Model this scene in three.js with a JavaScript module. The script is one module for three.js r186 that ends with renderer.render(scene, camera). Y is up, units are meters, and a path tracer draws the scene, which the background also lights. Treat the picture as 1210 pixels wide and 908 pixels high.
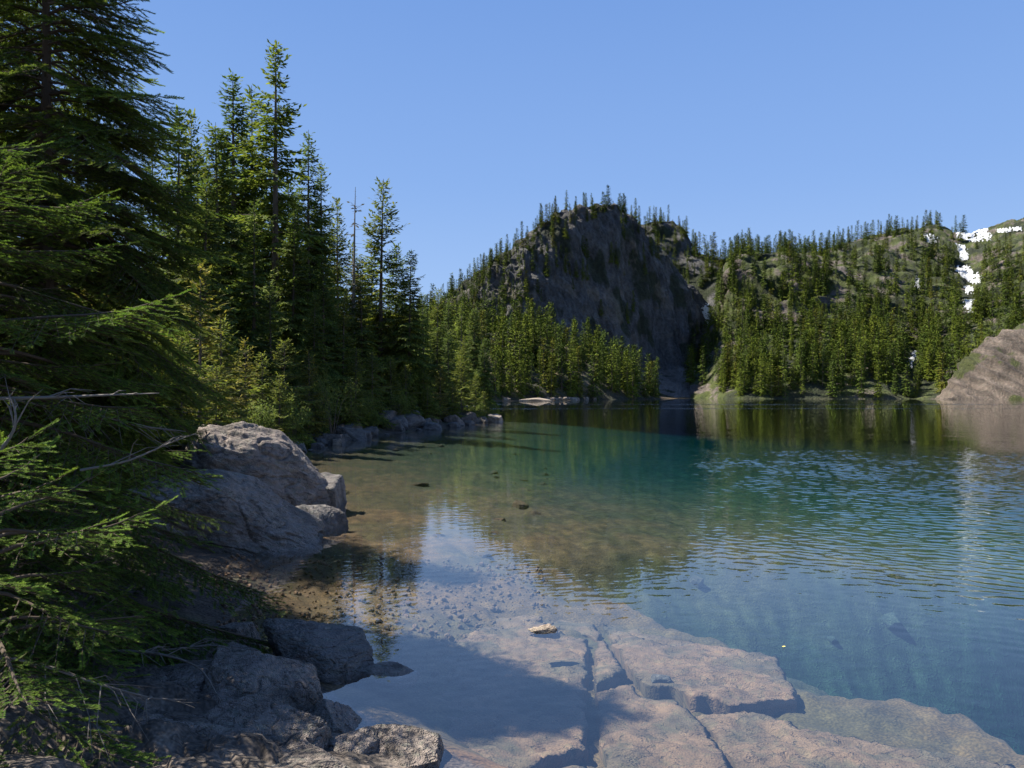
import * as THREE from 'three';
import { createNoise2D, createNoise3D } from 'simplex-noise';
import { mergeGeometries } from 'three/addons/utils/BufferGeometryUtils.js';

// ---------------------------------------------------------------- camera, sky, sun, exposure
const F = 931, HZ = 466, EYE = 1.9;                       // focal length and horizon row in photo pixels (1210 x 908), eye height
const scene = new THREE.Scene();
const camera = new THREE.PerspectiveCamera(2 * Math.atan(454 / F) * 180 / Math.PI, 1210 / 908, 0.05, 4000);
camera.position.set(0, EYE, 0);
camera.lookAt(0, EYE, -10);
camera.setViewOffset(1210, 908, 0, 454 - HZ, 1210, 908);  // lens shift: level camera, horizon a little below the middle

const SUN_AZ = 76 * Math.PI / 180, SUN_EL = 55 * Math.PI / 180;   // ahead and to the left
const sunDir = new THREE.Vector3(-Math.sin(SUN_AZ) * Math.cos(SUN_EL), Math.sin(SUN_EL), -Math.cos(SUN_AZ) * Math.cos(SUN_EL));
{
  const W = 256, Hh = 128, data = new Float32Array(W * Hh * 4), v = new THREE.Vector3();
  const stops = [[0, [0.44, 0.62, 0.90]], [0.12, [0.345, 0.53, 0.87]], [0.25, [0.25, 0.43, 0.81]], [0.45, [0.175, 0.335, 0.72]], [0.75, [0.115, 0.25, 0.60]], [1.01, [0.085, 0.20, 0.52]]];
  for (let j = 0; j < Hh; j++) for (let i = 0; i < W; i++) {
    const el = ((j + 0.5) / Hh - 0.5) * Math.PI, az = ((i + 0.5) / W - 0.5) * 2 * Math.PI, y = Math.max(0, Math.sin(el));
    v.set(Math.cos(az) * Math.cos(el), Math.sin(el), Math.sin(az) * Math.cos(el));
    let k = 1; while (stops[k][0] < y) k++;
    const t = (y - stops[k - 1][0]) / (stops[k][0] - stops[k - 1][0]), c = Math.max(0, v.dot(sunDir)), aur = 0.12 * Math.pow(c, 4) + 0.5 * Math.pow(c, 40), o = (j * W + i) * 4;
    for (let q = 0; q < 3; q++) data[o + q] = (stops[k - 1][1][q] * (1 - t) + stops[k][1][q] * t) * (1 + aur) * 0.40 + [0.05, 0.05, 0.04][q] * aur;
    data[o + 3] = 1;
  }
  const sky = new THREE.DataTexture(data, W, Hh, THREE.RGBAFormat, THREE.FloatType);
  sky.mapping = THREE.EquirectangularReflectionMapping; sky.magFilter = THREE.LinearFilter; sky.needsUpdate = true;
  scene.background = sky; scene.environment = sky;
}
const sun = new THREE.DirectionalLight(new THREE.Color().setRGB(1, 0.93, 0.80), 5);
sun.position.copy(sunDir).multiplyScalar(300);
sun.castShadow = true; sun.shadow.mapSize.set(4096, 4096);
Object.assign(sun.shadow.camera, { left: -300, right: 300, top: 300, bottom: -300, near: 1, far: 900 });
sun.name = 'sun';
scene.add(sun);
const EXPOSURE = 2.65;

// ---------------------------------------------------------------- helpers
function rng(seed) { let s = seed | 0; return () => { s = (s + 0x6d2b79f5) | 0; let t = Math.imul(s ^ (s >>> 15), 1 | s); t = (t + Math.imul(t ^ (t >>> 7), 61 | t)) ^ t; return ((t ^ (t >>> 14)) >>> 0) / 4294967296; }; }
const n3 = createNoise3D(rng(11)), n2 = createNoise2D(rng(12));
const fbm3 = (x, y, z, o = 4) => { let s = 0, a = 0.5; for (let i = 0; i < o; i++) { s += a * n3(x, y, z); x *= 2.03; y *= 2.03; z *= 2.03; a *= 0.5; } return s; };
const fbm2 = (x, y, o = 4) => { let s = 0, a = 0.5; for (let i = 0; i < o; i++) { s += a * n2(x, y); x *= 2.03; y *= 2.03; a *= 0.5; } return s; };
const lerp = (a, b, t) => a + (b - a) * t, clamp = (x, a = 0, b = 1) => Math.min(b, Math.max(a, x));
const sst = (a, b, x) => { const t = clamp((x - a) / (b - a)); return t * t * (3 - 2 * t); };
const V = (x = 0, y = 0, z = 0) => new THREE.Vector3(x, y, z);
const P = (px, py, d) => V((px - 605) / F * d, EYE + (HZ - py) / F * d, -d);     // a pixel at a known distance
const onLevel = (px, py, y = 0) => P(px, py, (EYE - y) * F / (py - HZ));         // a pixel on a level surface
const table = (rows, x) => { let k = 1; while (k < rows.length - 1 && rows[k][0] < x) k++; const [x0, ...a] = rows[k - 1], [x1, ...b] = rows[k], t = clamp((x - x0) / (x1 - x0)); return a.map((p, i) => lerp(p, b[i], t)); };
const used = new Map();
const numbered = (name) => { const k = used.get(name) ?? 0; used.set(name, k + 1); return k ? name + '_' + String(k).padStart(3, '0') : name; };
function tag(o, label, category, group, kind) {
  if (label) o.userData.label = label; if (category) o.userData.category = category;
  if (group) o.userData.group = group; if (kind) o.userData.kind = kind;
  return o;
}
function lit(m) { m.castShadow = true; m.receiveShadow = true; return m; }
function mesh(name, g, m, parent = scene) { const o = lit(new THREE.Mesh(g, m)); o.name = parent === scene ? numbered(name) : name; parent.add(o); return o; }
function group(name) { const o = new THREE.Group(); o.name = numbered(name); scene.add(o); return o; }
function copyOf(o) { const c = o.clone(); c.name = numbered(o.name.replace(/_\d{3}$/, '')); scene.add(c); return c; }

class GB {   // collects triangles with colours
  constructor() { this.p = []; this.c = []; this.u = []; this.i = []; }
  get n() { return this.p.length / 3; }
  v(x, y, z, c, u = 0, w = 0) { this.p.push(x, y, z); this.c.push(c[0], c[1], c[2]); this.u.push(u, w); return this.n - 1; }
  tri(a, b, c) { this.i.push(a, b, c); }
  build(color = true, smooth = true) {
    const g = new THREE.BufferGeometry();
    g.setAttribute('position', new THREE.Float32BufferAttribute(this.p, 3));
    if (color) g.setAttribute('color', new THREE.Float32BufferAttribute(this.c, 3));
    g.setAttribute('uv', new THREE.Float32BufferAttribute(this.u, 2));
    g.setIndex(this.i);
    g.computeVertexNormals();
    return g;
  }
}
// a tapered tube along points
function tube(gb, pts, r0, r1, sides, col, pow = 1) {
  const t = V(), a = V(), b = V(), up = V(0.13, 0.9, 0.31), ring = [];
  let len = 0;
  for (let k = 0; k < pts.length; k++) {
    t.subVectors(pts[Math.min(k + 1, pts.length - 1)], pts[Math.max(k - 1, 0)]).normalize();
    if (k) len += pts[k].distanceTo(pts[k - 1]);
    a.crossVectors(Math.abs(t.y) > 0.9 ? V(1, 0, 0.2) : up, t).normalize(); b.crossVectors(t, a);
    const r = lerp(r0, r1, Math.pow(k / (pts.length - 1), pow)), row = [];
    for (let s = 0; s <= sides; s++) {
      const q = s / sides * 2 * Math.PI, x = Math.cos(q) * r, y = Math.sin(q) * r, c = typeof col === 'function' ? col(k, s) : col;
      row.push(gb.v(pts[k].x + a.x * x + b.x * y, pts[k].y + a.y * x + b.y * y, pts[k].z + a.z * x + b.z * y, c, q / 6.283 * Math.max(0.12, 6.283 * r0), len));
    }
    ring.push(row);
  }
  for (let k = 0; k + 1 < ring.length; k++) for (let s = 0; s < sides; s++) { gb.tri(ring[k][s], ring[k][s + 1], ring[k + 1][s]); gb.tri(ring[k][s + 1], ring[k + 1][s + 1], ring[k + 1][s]); }
}
// a leaf-like kite from a point along a direction
const kt = { s: V(), n: V() };
function kite(gb, o, d, len, wid, nx, ny, nz, c0, c1, bend = 0) {
  kt.n.set(nx, ny, nz); kt.s.crossVectors(d, kt.n).normalize().multiplyScalar(wid / 2); kt.n.crossVectors(kt.s, d).normalize();
  const m = len * 0.45, k = bend * len;
  const a = gb.v(o.x, o.y, o.z, c0), b = gb.v(o.x + d.x * m + kt.s.x, o.y + d.y * m + kt.s.y - k * 0.2, o.z + d.z * m + kt.s.z, c0), c = gb.v(o.x + d.x * m - kt.s.x, o.y + d.y * m - kt.s.y - k * 0.2, o.z + d.z * m - kt.s.z, c0), e = gb.v(o.x + d.x * len, o.y + d.y * len - k, o.z + d.z * len, c1);
  gb.tri(a, b, c); gb.tri(b, e, c);
}

// ---------------------------------------------------------------- textures (colour, grain and relief of materials)
function texture(size, f, { srgb = true, repeat = true } = {}) {   // f(u, v) -> [r, g, b] 0..1, tiling by 4-D torus noise below
  const data = new Uint8Array(size * size * 4);
  for (let y = 0; y < size; y++) for (let x = 0; x < size; x++) { const c = f(x / size, y / size), o = (y * size + x) * 4; for (let k = 0; k < 3; k++) data[o + k] = clamp(c[k]) * 255; data[o + 3] = 255; }
  const t = new THREE.DataTexture(data, size, size);
  t.wrapS = t.wrapT = THREE.RepeatWrapping; t.magFilter = THREE.LinearFilter; t.minFilter = THREE.LinearMipmapLinearFilter; t.generateMipmaps = true;
  if (srgb) t.colorSpace = THREE.SRGBColorSpace;
  t.needsUpdate = true;
  return t;
}
const tiles = (f, u, v, s) => { const a = 1 - sst(0.4, 0.5, Math.abs(u - 0.5)), b = 1 - sst(0.4, 0.5, Math.abs(v - 0.5)); return f(u * s, v * s) * a * b + f((u + 0.5) % 1 * s + 37, v * s) * (1 - a) * b + f(u * s + 71, (v + 0.5) % 1 * s + 11) * a * (1 - b) + f((u + 0.5) % 1 * s + 5, (v + 0.5) % 1 * s + 93) * (1 - a) * (1 - b); };
const grey = (f) => texture(512, (u, v) => { const x = f(u, v); return [x, x, x]; }, { srgb: false });
const rockTone = texture(512, (u, v) => {
  const b = tiles((x, y) => fbm2(x, y, 5), u, v, 5), fine = tiles((x, y) => fbm2(x, y, 2), u, v, 60), l = tiles((x, y) => fbm2(x + 9, y, 4), u, v, 8), e = tiles((x, y) => Math.abs(fbm2(x + 3, y * 2.4, 4)), u, v, 4);
  let t = 0.83 + 0.16 * b + 0.2 * fine - 0.3 * sst(0.05, 0.0, e);
  const li = sst(0.12, 0.3, l) * 0.5;
  return [t * (1 - li * 0.12), t * (0.97 - li * 0.03), t * (0.94 - li * 0.06)].map((x) => clamp(x, 0.1, 1));
});
const rockBump = grey((u, v) => 0.5 + 0.5 * tiles((x, y) => fbm2(x, y, 5), u, v, 9) + 0.25 * tiles((x, y) => fbm2(x, y, 2), u, v, 50) - 0.5 * sst(0.07, 0.0, tiles((x, y) => Math.abs(fbm2(x + 3, y * 2.4, 4)), u, v, 4)));
const barkBump = grey((u, v) => 0.5 + 0.6 * tiles((x, y) => fbm2(x * 4, y * 0.8, 4), u, v, 8));
const litterTone = texture(512, (u, v) => {
  const b = tiles((x, y) => fbm2(x, y, 4), u, v, 6), f = tiles((x, y) => fbm2(x, y, 2), u, v, 70), t = 0.72 + 0.25 * b + 0.35 * f;
  return [t, t * 0.93, t * 0.86];
});
const rgb = (r, g, b) => new THREE.Color().setRGB(r, g, b);
function rockMat(r, g, b, bump = 0.02, rough = 0.9) {
  return new THREE.MeshStandardMaterial({ color: rgb(r, g, b), map: rockTone, bumpMap: rockBump, bumpScale: bump, roughness: rough, vertexColors: true });
}
const M = {
  rock: rockMat(0.24, 0.215, 0.205, 0.035), wetShadeRock: rockMat(0.15, 0.145, 0.148, 0.025), paleRock: rockMat(0.32, 0.28, 0.245, 0.02), bedRock: rockMat(0.21, 0.131, 0.082, 0.012),  // second, darker rock: wet stone, and shade painted into the bank rocks
  bed: new THREE.MeshStandardMaterial({ color: rgb(1, 1, 1), map: litterTone, bumpMap: rockBump, bumpScale: 0.012, roughness: 0.95, vertexColors: true }),
  soil: new THREE.MeshStandardMaterial({ color: rgb(1, 1, 1), map: litterTone, bumpMap: rockBump, bumpScale: 0.03, roughness: 1, vertexColors: true }),
  far: new THREE.MeshStandardMaterial({ color: rgb(1, 1, 1), map: rockTone.clone(), bumpMap: rockBump.clone(), bumpScale: 1.2, roughness: 1, vertexColors: true }),
  bark: new THREE.MeshStandardMaterial({ color: rgb(0.085, 0.068, 0.055), bumpMap: barkBump, bumpScale: 0.012, roughness: 1 }),
  greyWood: new THREE.MeshStandardMaterial({ color: rgb(0.15, 0.135, 0.12), bumpMap: barkBump, bumpScale: 0.003, roughness: 1 }),
  twigWood: new THREE.MeshStandardMaterial({ color: rgb(0.07, 0.052, 0.038), roughness: 1 }),
  leaf: new THREE.MeshPhysicalMaterial({ color: rgb(1, 1, 1), vertexColors: true, roughness: 0.9, transmission: 0.48, thickness: 0, specularIntensity: 0.15 }),
  farLeaf: new THREE.MeshPhysicalMaterial({ color: rgb(1, 1, 1), vertexColors: true, roughness: 0.95, specularIntensity: 0.15 }),
  snow: new THREE.MeshStandardMaterial({ color: rgb(0.58, 0.60, 0.63), bumpMap: rockBump.clone(), bumpScale: 0.5, roughness: 0.9 }),
};

// ---------------------------------------------------------------- the lake's outline, its bed and the wooded bank
const shore = [[3.2, 26], [2.4, 12], [1.7, 3], [1.0, -0.6], [0.35, -2.6], [-0.28, -3.9], [-0.82, -4.35], [-1.25, -4.85], [-1.8, -5.4], [-2.2, -6.1], [-2.4, -7.0], [-3.0, -7.9], [-3.0, -9.2], [-3.1, -11], [-3.75, -13.2], [-5.7, -18.8], [-7.4, -25.6], [-7.1, -31.6], [-6.2, -36.8], [-4.1, -44], [-1.3, -54.5], [-2.5, -58], [-8, -63], [-18, -76], [-30, -100], [-38, -150], [-26, -190], [-4, -214], [8.5, -226], [28, -266], [60, -306], [72, -346], [92, -350], [108, -328], [128, -318], [165, -312], [190, -292], [245, -280], [330, -200], [360, -60], [300, 60], [120, 120], [30, 60]];
const seg = shore.map((a, i) => [a, shore[(i + 1) % shore.length]]);
function shoreDistance(x, z) {   // metres from the water's edge, negative over the lake
  let best = 1e9, inside = false;
  for (const [[ax, az], [bx, bz]] of seg) {
    const dx = bx - ax, dz = bz - az, t = clamp(((x - ax) * dx + (z - az) * dz) / (dx * dx + dz * dz)), ex = x - ax - dx * t, ez = z - az - dz * t;
    best = Math.min(best, ex * ex + ez * ez);
    if ((az > z) !== (bz > z) && x < (bx - ax) * (z - az) / (bz - az) + ax) inside = !inside;
  }
  return (inside ? -1 : 1) * Math.sqrt(best);
}
function groundHeight(x, z) {
  const s = shoreDistance(x, z) + 0.25 * n2(x * 0.9, z * 0.9) * sst(4, 9, -z);
  if (s > 0) {
    const left = sst(2, -1, x) * sst(-120, -60, z), h = table([[0, 0], [0.8, 0.22], [3, 0.75], [8, 1.7], [20, 4.2], [45, 9], [200, 22]], s)[0];
    return h * lerp(0.55, 1, left) + 0.12 * fbm2(x * 0.7, z * 0.7, 3) * sst(0, 1.5, s) + 0.09 * (Math.round(fbm2(x * 1.6, z * 2.1 + 4, 3) * 3.5) / 3.5) * sst(0, 0.5, s) * sst(-7.5, -6, z);
  }
  const d = -s, g = (x - 0.35) * 0.84 - (z + 9.1) * 0.54 + 0.4 * n2(x * 0.6, z * 0.6);
  let depth = table([[0, 0.0], [0.5, 0.07], [1.2, 0.13], [3, 0.22], [5, 0.34], [7, 0.5], [10, 0.8], [15, 1.3], [25, 2.1], [60, 3.8], [150, 6], [400, 8]], d)[0];
  if (z > -12) {
    const shelf = 0.20 + 0.16 * sst(-0.9, 0.1, x), deep = 0.62 + 0.42 * Math.max(0, g);
    depth = lerp(lerp(Math.min(depth, 0.34), shelf, sst(-8.8, -7.4, z) * sst(0.25, 0.9, d)), Math.max(Math.min(depth + 0.6 * Math.max(0, g) * sst(-11.5, -8.5, z), deep), Math.min(0.6, depth)), sst(-0.1, 0.5, g));
  }
  return -depth + (0.05 * fbm2(x * 1.1, z * 1.1, 3) + 0.025 * n2(x * 5, z * 5)) * sst(0.1, 1, d);
}
{
  // one sheet out to the horizon, finer near the camera; its dry part is the bank, its drowned part the lake bed
  const rings = [], R0 = 0.8;
  for (let r = R0; r < 2500; r *= r < 90 ? 1.018 : 1.07) rings.push(r);
  const NA = 520, pos = [], col = [], uv = [], land = [], bed = [];
  const at = (i, a) => i * (NA + 1) + a;
  for (const r of rings) for (let a = 0; a <= NA; a++) {
    const f = a / NA, q = (f < 0.62 ? lerp(-0.95, 0.95, f / 0.62) : lerp(0.95, 2 * Math.PI - 0.95, (f - 0.62) / 0.38)), x = Math.sin(q) * r, z = -Math.cos(q) * r;
    const y = r > 900 ? 8 : groundHeight(x, z);
    pos.push(x, y, z); uv.push(x / 2.2, z / 2.2);
    const n = fbm2(x * 0.5, z * 0.5, 4), m = n2(x * 3, z * 3);
    if (y > -0.03 && z > -6.4 + 0.5 * n) { const v = 0.165 * (1 + 0.4 * n + 0.3 * m); col.push(v * 1.03, v * 0.98, v * 0.96); }
    else if (y > -0.03) { const moss = sst(0.0, 0.35, n) ; col.push(lerp(0.085, 0.06, moss) + 0.02 * m, lerp(0.068, 0.075, moss) + 0.02 * m, lerp(0.052, 0.026, moss) + 0.015 * m); }
    else { const alg = sst(-0.2, 0.3, n); col.push(lerp(0.185, 0.115, alg) + 0.03 * m, lerp(0.125, 0.095, alg) + 0.025 * m, lerp(0.062, 0.042, alg) + 0.014 * m); }
  }
  for (let i = 0; i + 1 < rings.length; i++) for (let a = 0; a < NA; a++) {
    const q = [at(i, a), at(i, a + 1), at(i + 1, a), at(i + 1, a + 1)], y = q.reduce((s, k) => s + pos[k * 3 + 1], 0) / 4;
    (y > -0.03 ? land : bed).push(q[0], q[2], q[1], q[1], q[2], q[3]);
  }
  const sheet = (index) => {
    const g = new THREE.BufferGeometry();
    g.setAttribute('position', new THREE.Float32BufferAttribute(pos, 3)); g.setAttribute('color', new THREE.Float32BufferAttribute(col, 3)); g.setAttribute('uv', new THREE.Float32BufferAttribute(uv, 2));
    g.setIndex(index); g.computeVertexNormals();
    const keep = [...new Set(index)], to = new Map(keep.map((k, n) => [k, n])), out = new THREE.BufferGeometry();   // only the points in use
    for (const n of ['position', 'normal', 'color', 'uv']) { const s = g.attributes[n], w = s.itemSize, b = new Float32Array(keep.length * w); keep.forEach((k, m) => { for (let c = 0; c < w; c++) b[m * w + c] = s.array[k * w + c]; }); out.setAttribute(n, new THREE.BufferAttribute(b, w)); }
    return out.setIndex(index.map((k) => to.get(k)));
  };
  tag(mesh('shore_ground', sheet(land), M.soil), 'dark forest floor of needle litter on the wooded bank', 'ground', null, 'structure');
  tag(mesh('lake_bed', sheet(bed), M.bed), 'brown stony lake bed seen through the clear water', 'lake bed', null, 'structure');
}
const lakeBed = scene.getObjectByName('lake_bed');

// ---------------------------------------------------------------- the water: a rippled surface over a clear body that absorbs red
{
  const N = 2048, T = 48, half = N / 2, hx = new Float32Array(half * half), hz = new Float32Array(half * half), r = rng(5), waves = [];
  for (let k = 0; k < 64; k++) {
    const lam = 0.085 * Math.pow(6, Math.pow(r(), 1.25)), dir = -Math.PI / 2 + 0.35 + (r() + r() + r() - 1.5) * 0.9, kk = 24 / lam;
    const a = Math.round(Math.cos(dir) * kk), b = Math.round(Math.sin(dir) * kk), L = 24 / Math.hypot(a, b);
    waves.push([a, b, r() * 6.283, 1 / (1 + Math.pow(0.09 / L, 4)) / (1 + Math.pow(L / 0.19, 2.6))]);
  }
  const W2 = waves.map(([a, b, ph, s]) => {   // sin(ax + bz + ph) through tables
    const ca = new Float32Array(half), sa = new Float32Array(half), cb = new Float32Array(half), sb = new Float32Array(half), L = Math.hypot(a, b);
    for (let i = 0; i < half; i++) { const u = i / half * 2 * Math.PI; ca[i] = Math.cos(a * u + ph); sa[i] = Math.sin(a * u + ph); cb[i] = Math.cos(b * u); sb[i] = Math.sin(b * u); }
    return [ca, sa, cb, sb, s * a / L, s * b / L];
  });
  for (const [ca, sa, cb, sb, gx, gz] of W2) for (let j = 0; j < half; j++) for (let i = 0; i < half; i++) { const c = ca[i] * cb[j] - sa[i] * sb[j], o = j * half + i; hx[o] += c * gx; hz[o] += c * gz; }
  let rms = 0; for (let k = 0; k < hx.length; k++) rms += hx[k] * hx[k] + hz[k] * hz[k];
  rms = Math.sqrt(rms / hx.length);
  const data = new Float32Array(N * N * 4);
  for (let j = 0; j < N; j++) for (let i = 0; i < N; i++) {
    const x = (i / N - 0.5) * T, d = j / N * T, o = (j * N + i) * 4, s = (j % half) * half + i % half;      // x metres right of the camera, d metres ahead
    const e = 0.12 * (0.75 + 0.4 * n2(x * 0.3 + 8, d * 0.25)) / rms;
    const gx = hx[s] * e, gz = hz[s] * e, l = 1 / Math.hypot(gx, gz, 1);
    data[o] = -gx * l * 0.5 + 0.5; data[o + 1] = -gz * l * 0.5 + 0.5; data[o + 2] = l * 0.5 + 0.5; data[o + 3] = 1;
  }
  const t = new THREE.DataTexture(data, N, N, THREE.RGBAFormat, THREE.FloatType);
  t.wrapS = t.wrapT = THREE.RepeatWrapping; t.magFilter = THREE.LinearFilter; t.needsUpdate = true;
  // the breeze: calm in the lee of the left bank, over the shelf and far out; ruffled on the open water
  const breeze = (x, d) => {
    const wob = 1.6 * n2(x * 0.12, d * 0.12), lee = sst(5.6, 0.4, x - 0.10 * d + wob * 0.8), lull = sst(8.6, 5.6, d + 0.25 * x + 0.4 * wob), still = sst(21, 29, d + 2.2 * n2(x * 0.25, 3) + wob);
    return lerp(1, 0.03, Math.max(lee * 0.98, 0.8 * lull, 0.86 * still)) * (0.8 + 0.3 * n2(x * 0.5 + 8, d * 0.35));
  };
  const X0 = -9, X1 = 23, D0 = 4, D1 = 32, ST = 0.05, NX = Math.round((X1 - X0) / ST), ND = Math.round((D1 - D0) / ST);
  {  // real waves near the shore
    const rr = rng(8), hgt = new Float32Array((NX + 1) * (ND + 1)), set = [];
    let pow2 = 0;
    for (let k = 0; k < 60; k++) { const lam = 0.14 * Math.pow(3, Math.pow(rr(), 1.3)), dir = 1.3 + (rr() + rr() - 1) * 1.25, kk = 6.2832 / lam, am = 1 / (1 + Math.pow(lam / 0.3, 2)); pow2 += am * am / 2; set.push([Math.cos(dir) * kk, Math.sin(dir) * kk, rr() * 6.28, am / kk]); }
    for (const [kx, kd, ph, am] of set) {
      const ca = [], sa = [], cb = [], sb = [];
      for (let i = 0; i <= NX; i++) { ca.push(Math.cos(kx * i * ST + ph)); sa.push(Math.sin(kx * i * ST + ph)); }
      for (let j = 0; j <= ND; j++) { cb.push(Math.cos(kd * j * ST)); sb.push(Math.sin(kd * j * ST)); }
      for (let j = 0; j <= ND; j++) for (let i = 0; i <= NX; i++) hgt[j * (NX + 1) + i] += am * (sa[i] * cb[j] + ca[i] * sb[j]);
    }
    const pos = new Float32Array(hgt.length * 3), uv = new Float32Array(hgt.length * 2), idx = new Uint32Array(NX * ND * 6), k = 0.092 / Math.sqrt(pow2);
    for (let j = 0, o = 0; j <= ND; j++) for (let i = 0; i <= NX; i++, o++) {
      const x = X0 + i * ST, d = D0 + j * ST, rim = sst(0, 1, Math.min(i, NX - i) * ST) * sst(0, 0.6, j * ST) * sst(0, 3, (ND - j) * ST);
      pos[o * 3] = x; pos[o * 3 + 1] = hgt[o] * k * breeze(x, d) * rim; pos[o * 3 + 2] = -d; uv[o * 2] = x / T + 0.5; uv[o * 2 + 1] = d / T;
    }
    for (let j = 0, q = 0; j < ND; j++) for (let i = 0; i < NX; i++) { const o = j * (NX + 1) + i; idx.set([o, o + 1, o + NX + 1, o + 1, o + NX + 2, o + NX + 1], q); q += 6; }
    var waveGeo = new THREE.BufferGeometry();
    waveGeo.setAttribute('position', new THREE.BufferAttribute(pos, 3)); waveGeo.setAttribute('uv', new THREE.BufferAttribute(uv, 2)); waveGeo.setIndex(new THREE.BufferAttribute(idx, 1)); waveGeo.computeVertexNormals();
  }
  // the rest of the sheet lies round it: calm water and two breeze lines across the lake, side by side
  const edges = [[32, 0], [101, 2.5], [106.5, 2], [138, 3], [153, 2.5], [420, 0]], strip = [0, 1, 0, 1, 0], p = [], uv = [], index = [], g = new THREE.BufferGeometry(), slots = [[], []];
  const quad = (x0, x1, d0, d1) => { const o = p.length / 3; for (const [x, d] of [[x0, d0], [x1, d0], [x0, d1], [x1, d1]]) { p.push(x, 0, -d); uv.push(x / T + 0.5, d / T); } slots[0].push(o, o + 1, o + 2, o + 1, o + 3, o + 2); };
  quad(-120, 420, -40, D0); quad(-120, X0, D0, D1); quad(X1, 420, D0, D1);
  edges.slice(0, -1).forEach(([d0, w0], k) => {
    const [d1, w1] = edges[k + 1], first = p.length / 3, band = strip[k];
    for (let x = -120; x <= 420; x += 4) for (const [d, w, n] of [[d0, w0, k], [d1, w1, k + 1]]) { const dd = d + w * n2(x * 0.03, n * 7); p.push(x, 0, -dd); uv.push(band ? (5 + Math.abs(((x + 720) % 36) - 18)) / T + 0.5 : x / T + 0.5, band ? (10 + dd - d0) / T : dd / T); }
    for (let i = first; i + 3 < p.length / 3; i += 2) slots[band].push(i, i + 2, i + 1, i + 1, i + 2, i + 3);
  });
  slots.forEach((s, k) => { g.addGroup(index.length, s.length, k); index.push(...s); });
  g.setAttribute('position', new THREE.Float32BufferAttribute(p, 3)); g.setAttribute('uv', new THREE.Float32BufferAttribute(uv, 2)); g.setIndex(index); g.computeVertexNormals();
  const waterMat = (n) => new THREE.MeshPhysicalMaterial({ color: 0xffffff, roughness: 0, transmission: 1, thickness: 0, ior: 1.85, normalMap: t, normalScale: new THREE.Vector2(n, n), specularIntensity: 1 });
  const sheet = tag(mesh('lake_surface', g, [waterMat(0.2), waterMat(1.5)]), 'rippled surface of the clear alpine lake', 'lake', null, 'structure');
  mesh('ripples', waveGeo, waterMat(0.07), sheet);
  const body = mesh('lake_water', new THREE.BoxGeometry(540, 30, 460).translate(150, -15.03, -190), new THREE.MeshPhysicalMaterial({ color: 0xffffff, transparent: true, opacity: 0, roughness: 0, transmission: 1, ior: 1.34, thickness: 1, attenuationColor: rgb(0.79, 0.938, 0.966), attenuationDistance: 1 }));
  body.castShadow = false;
  tag(body, 'clear blue green water filling the lake', 'water', null, 'structure');
}

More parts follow.
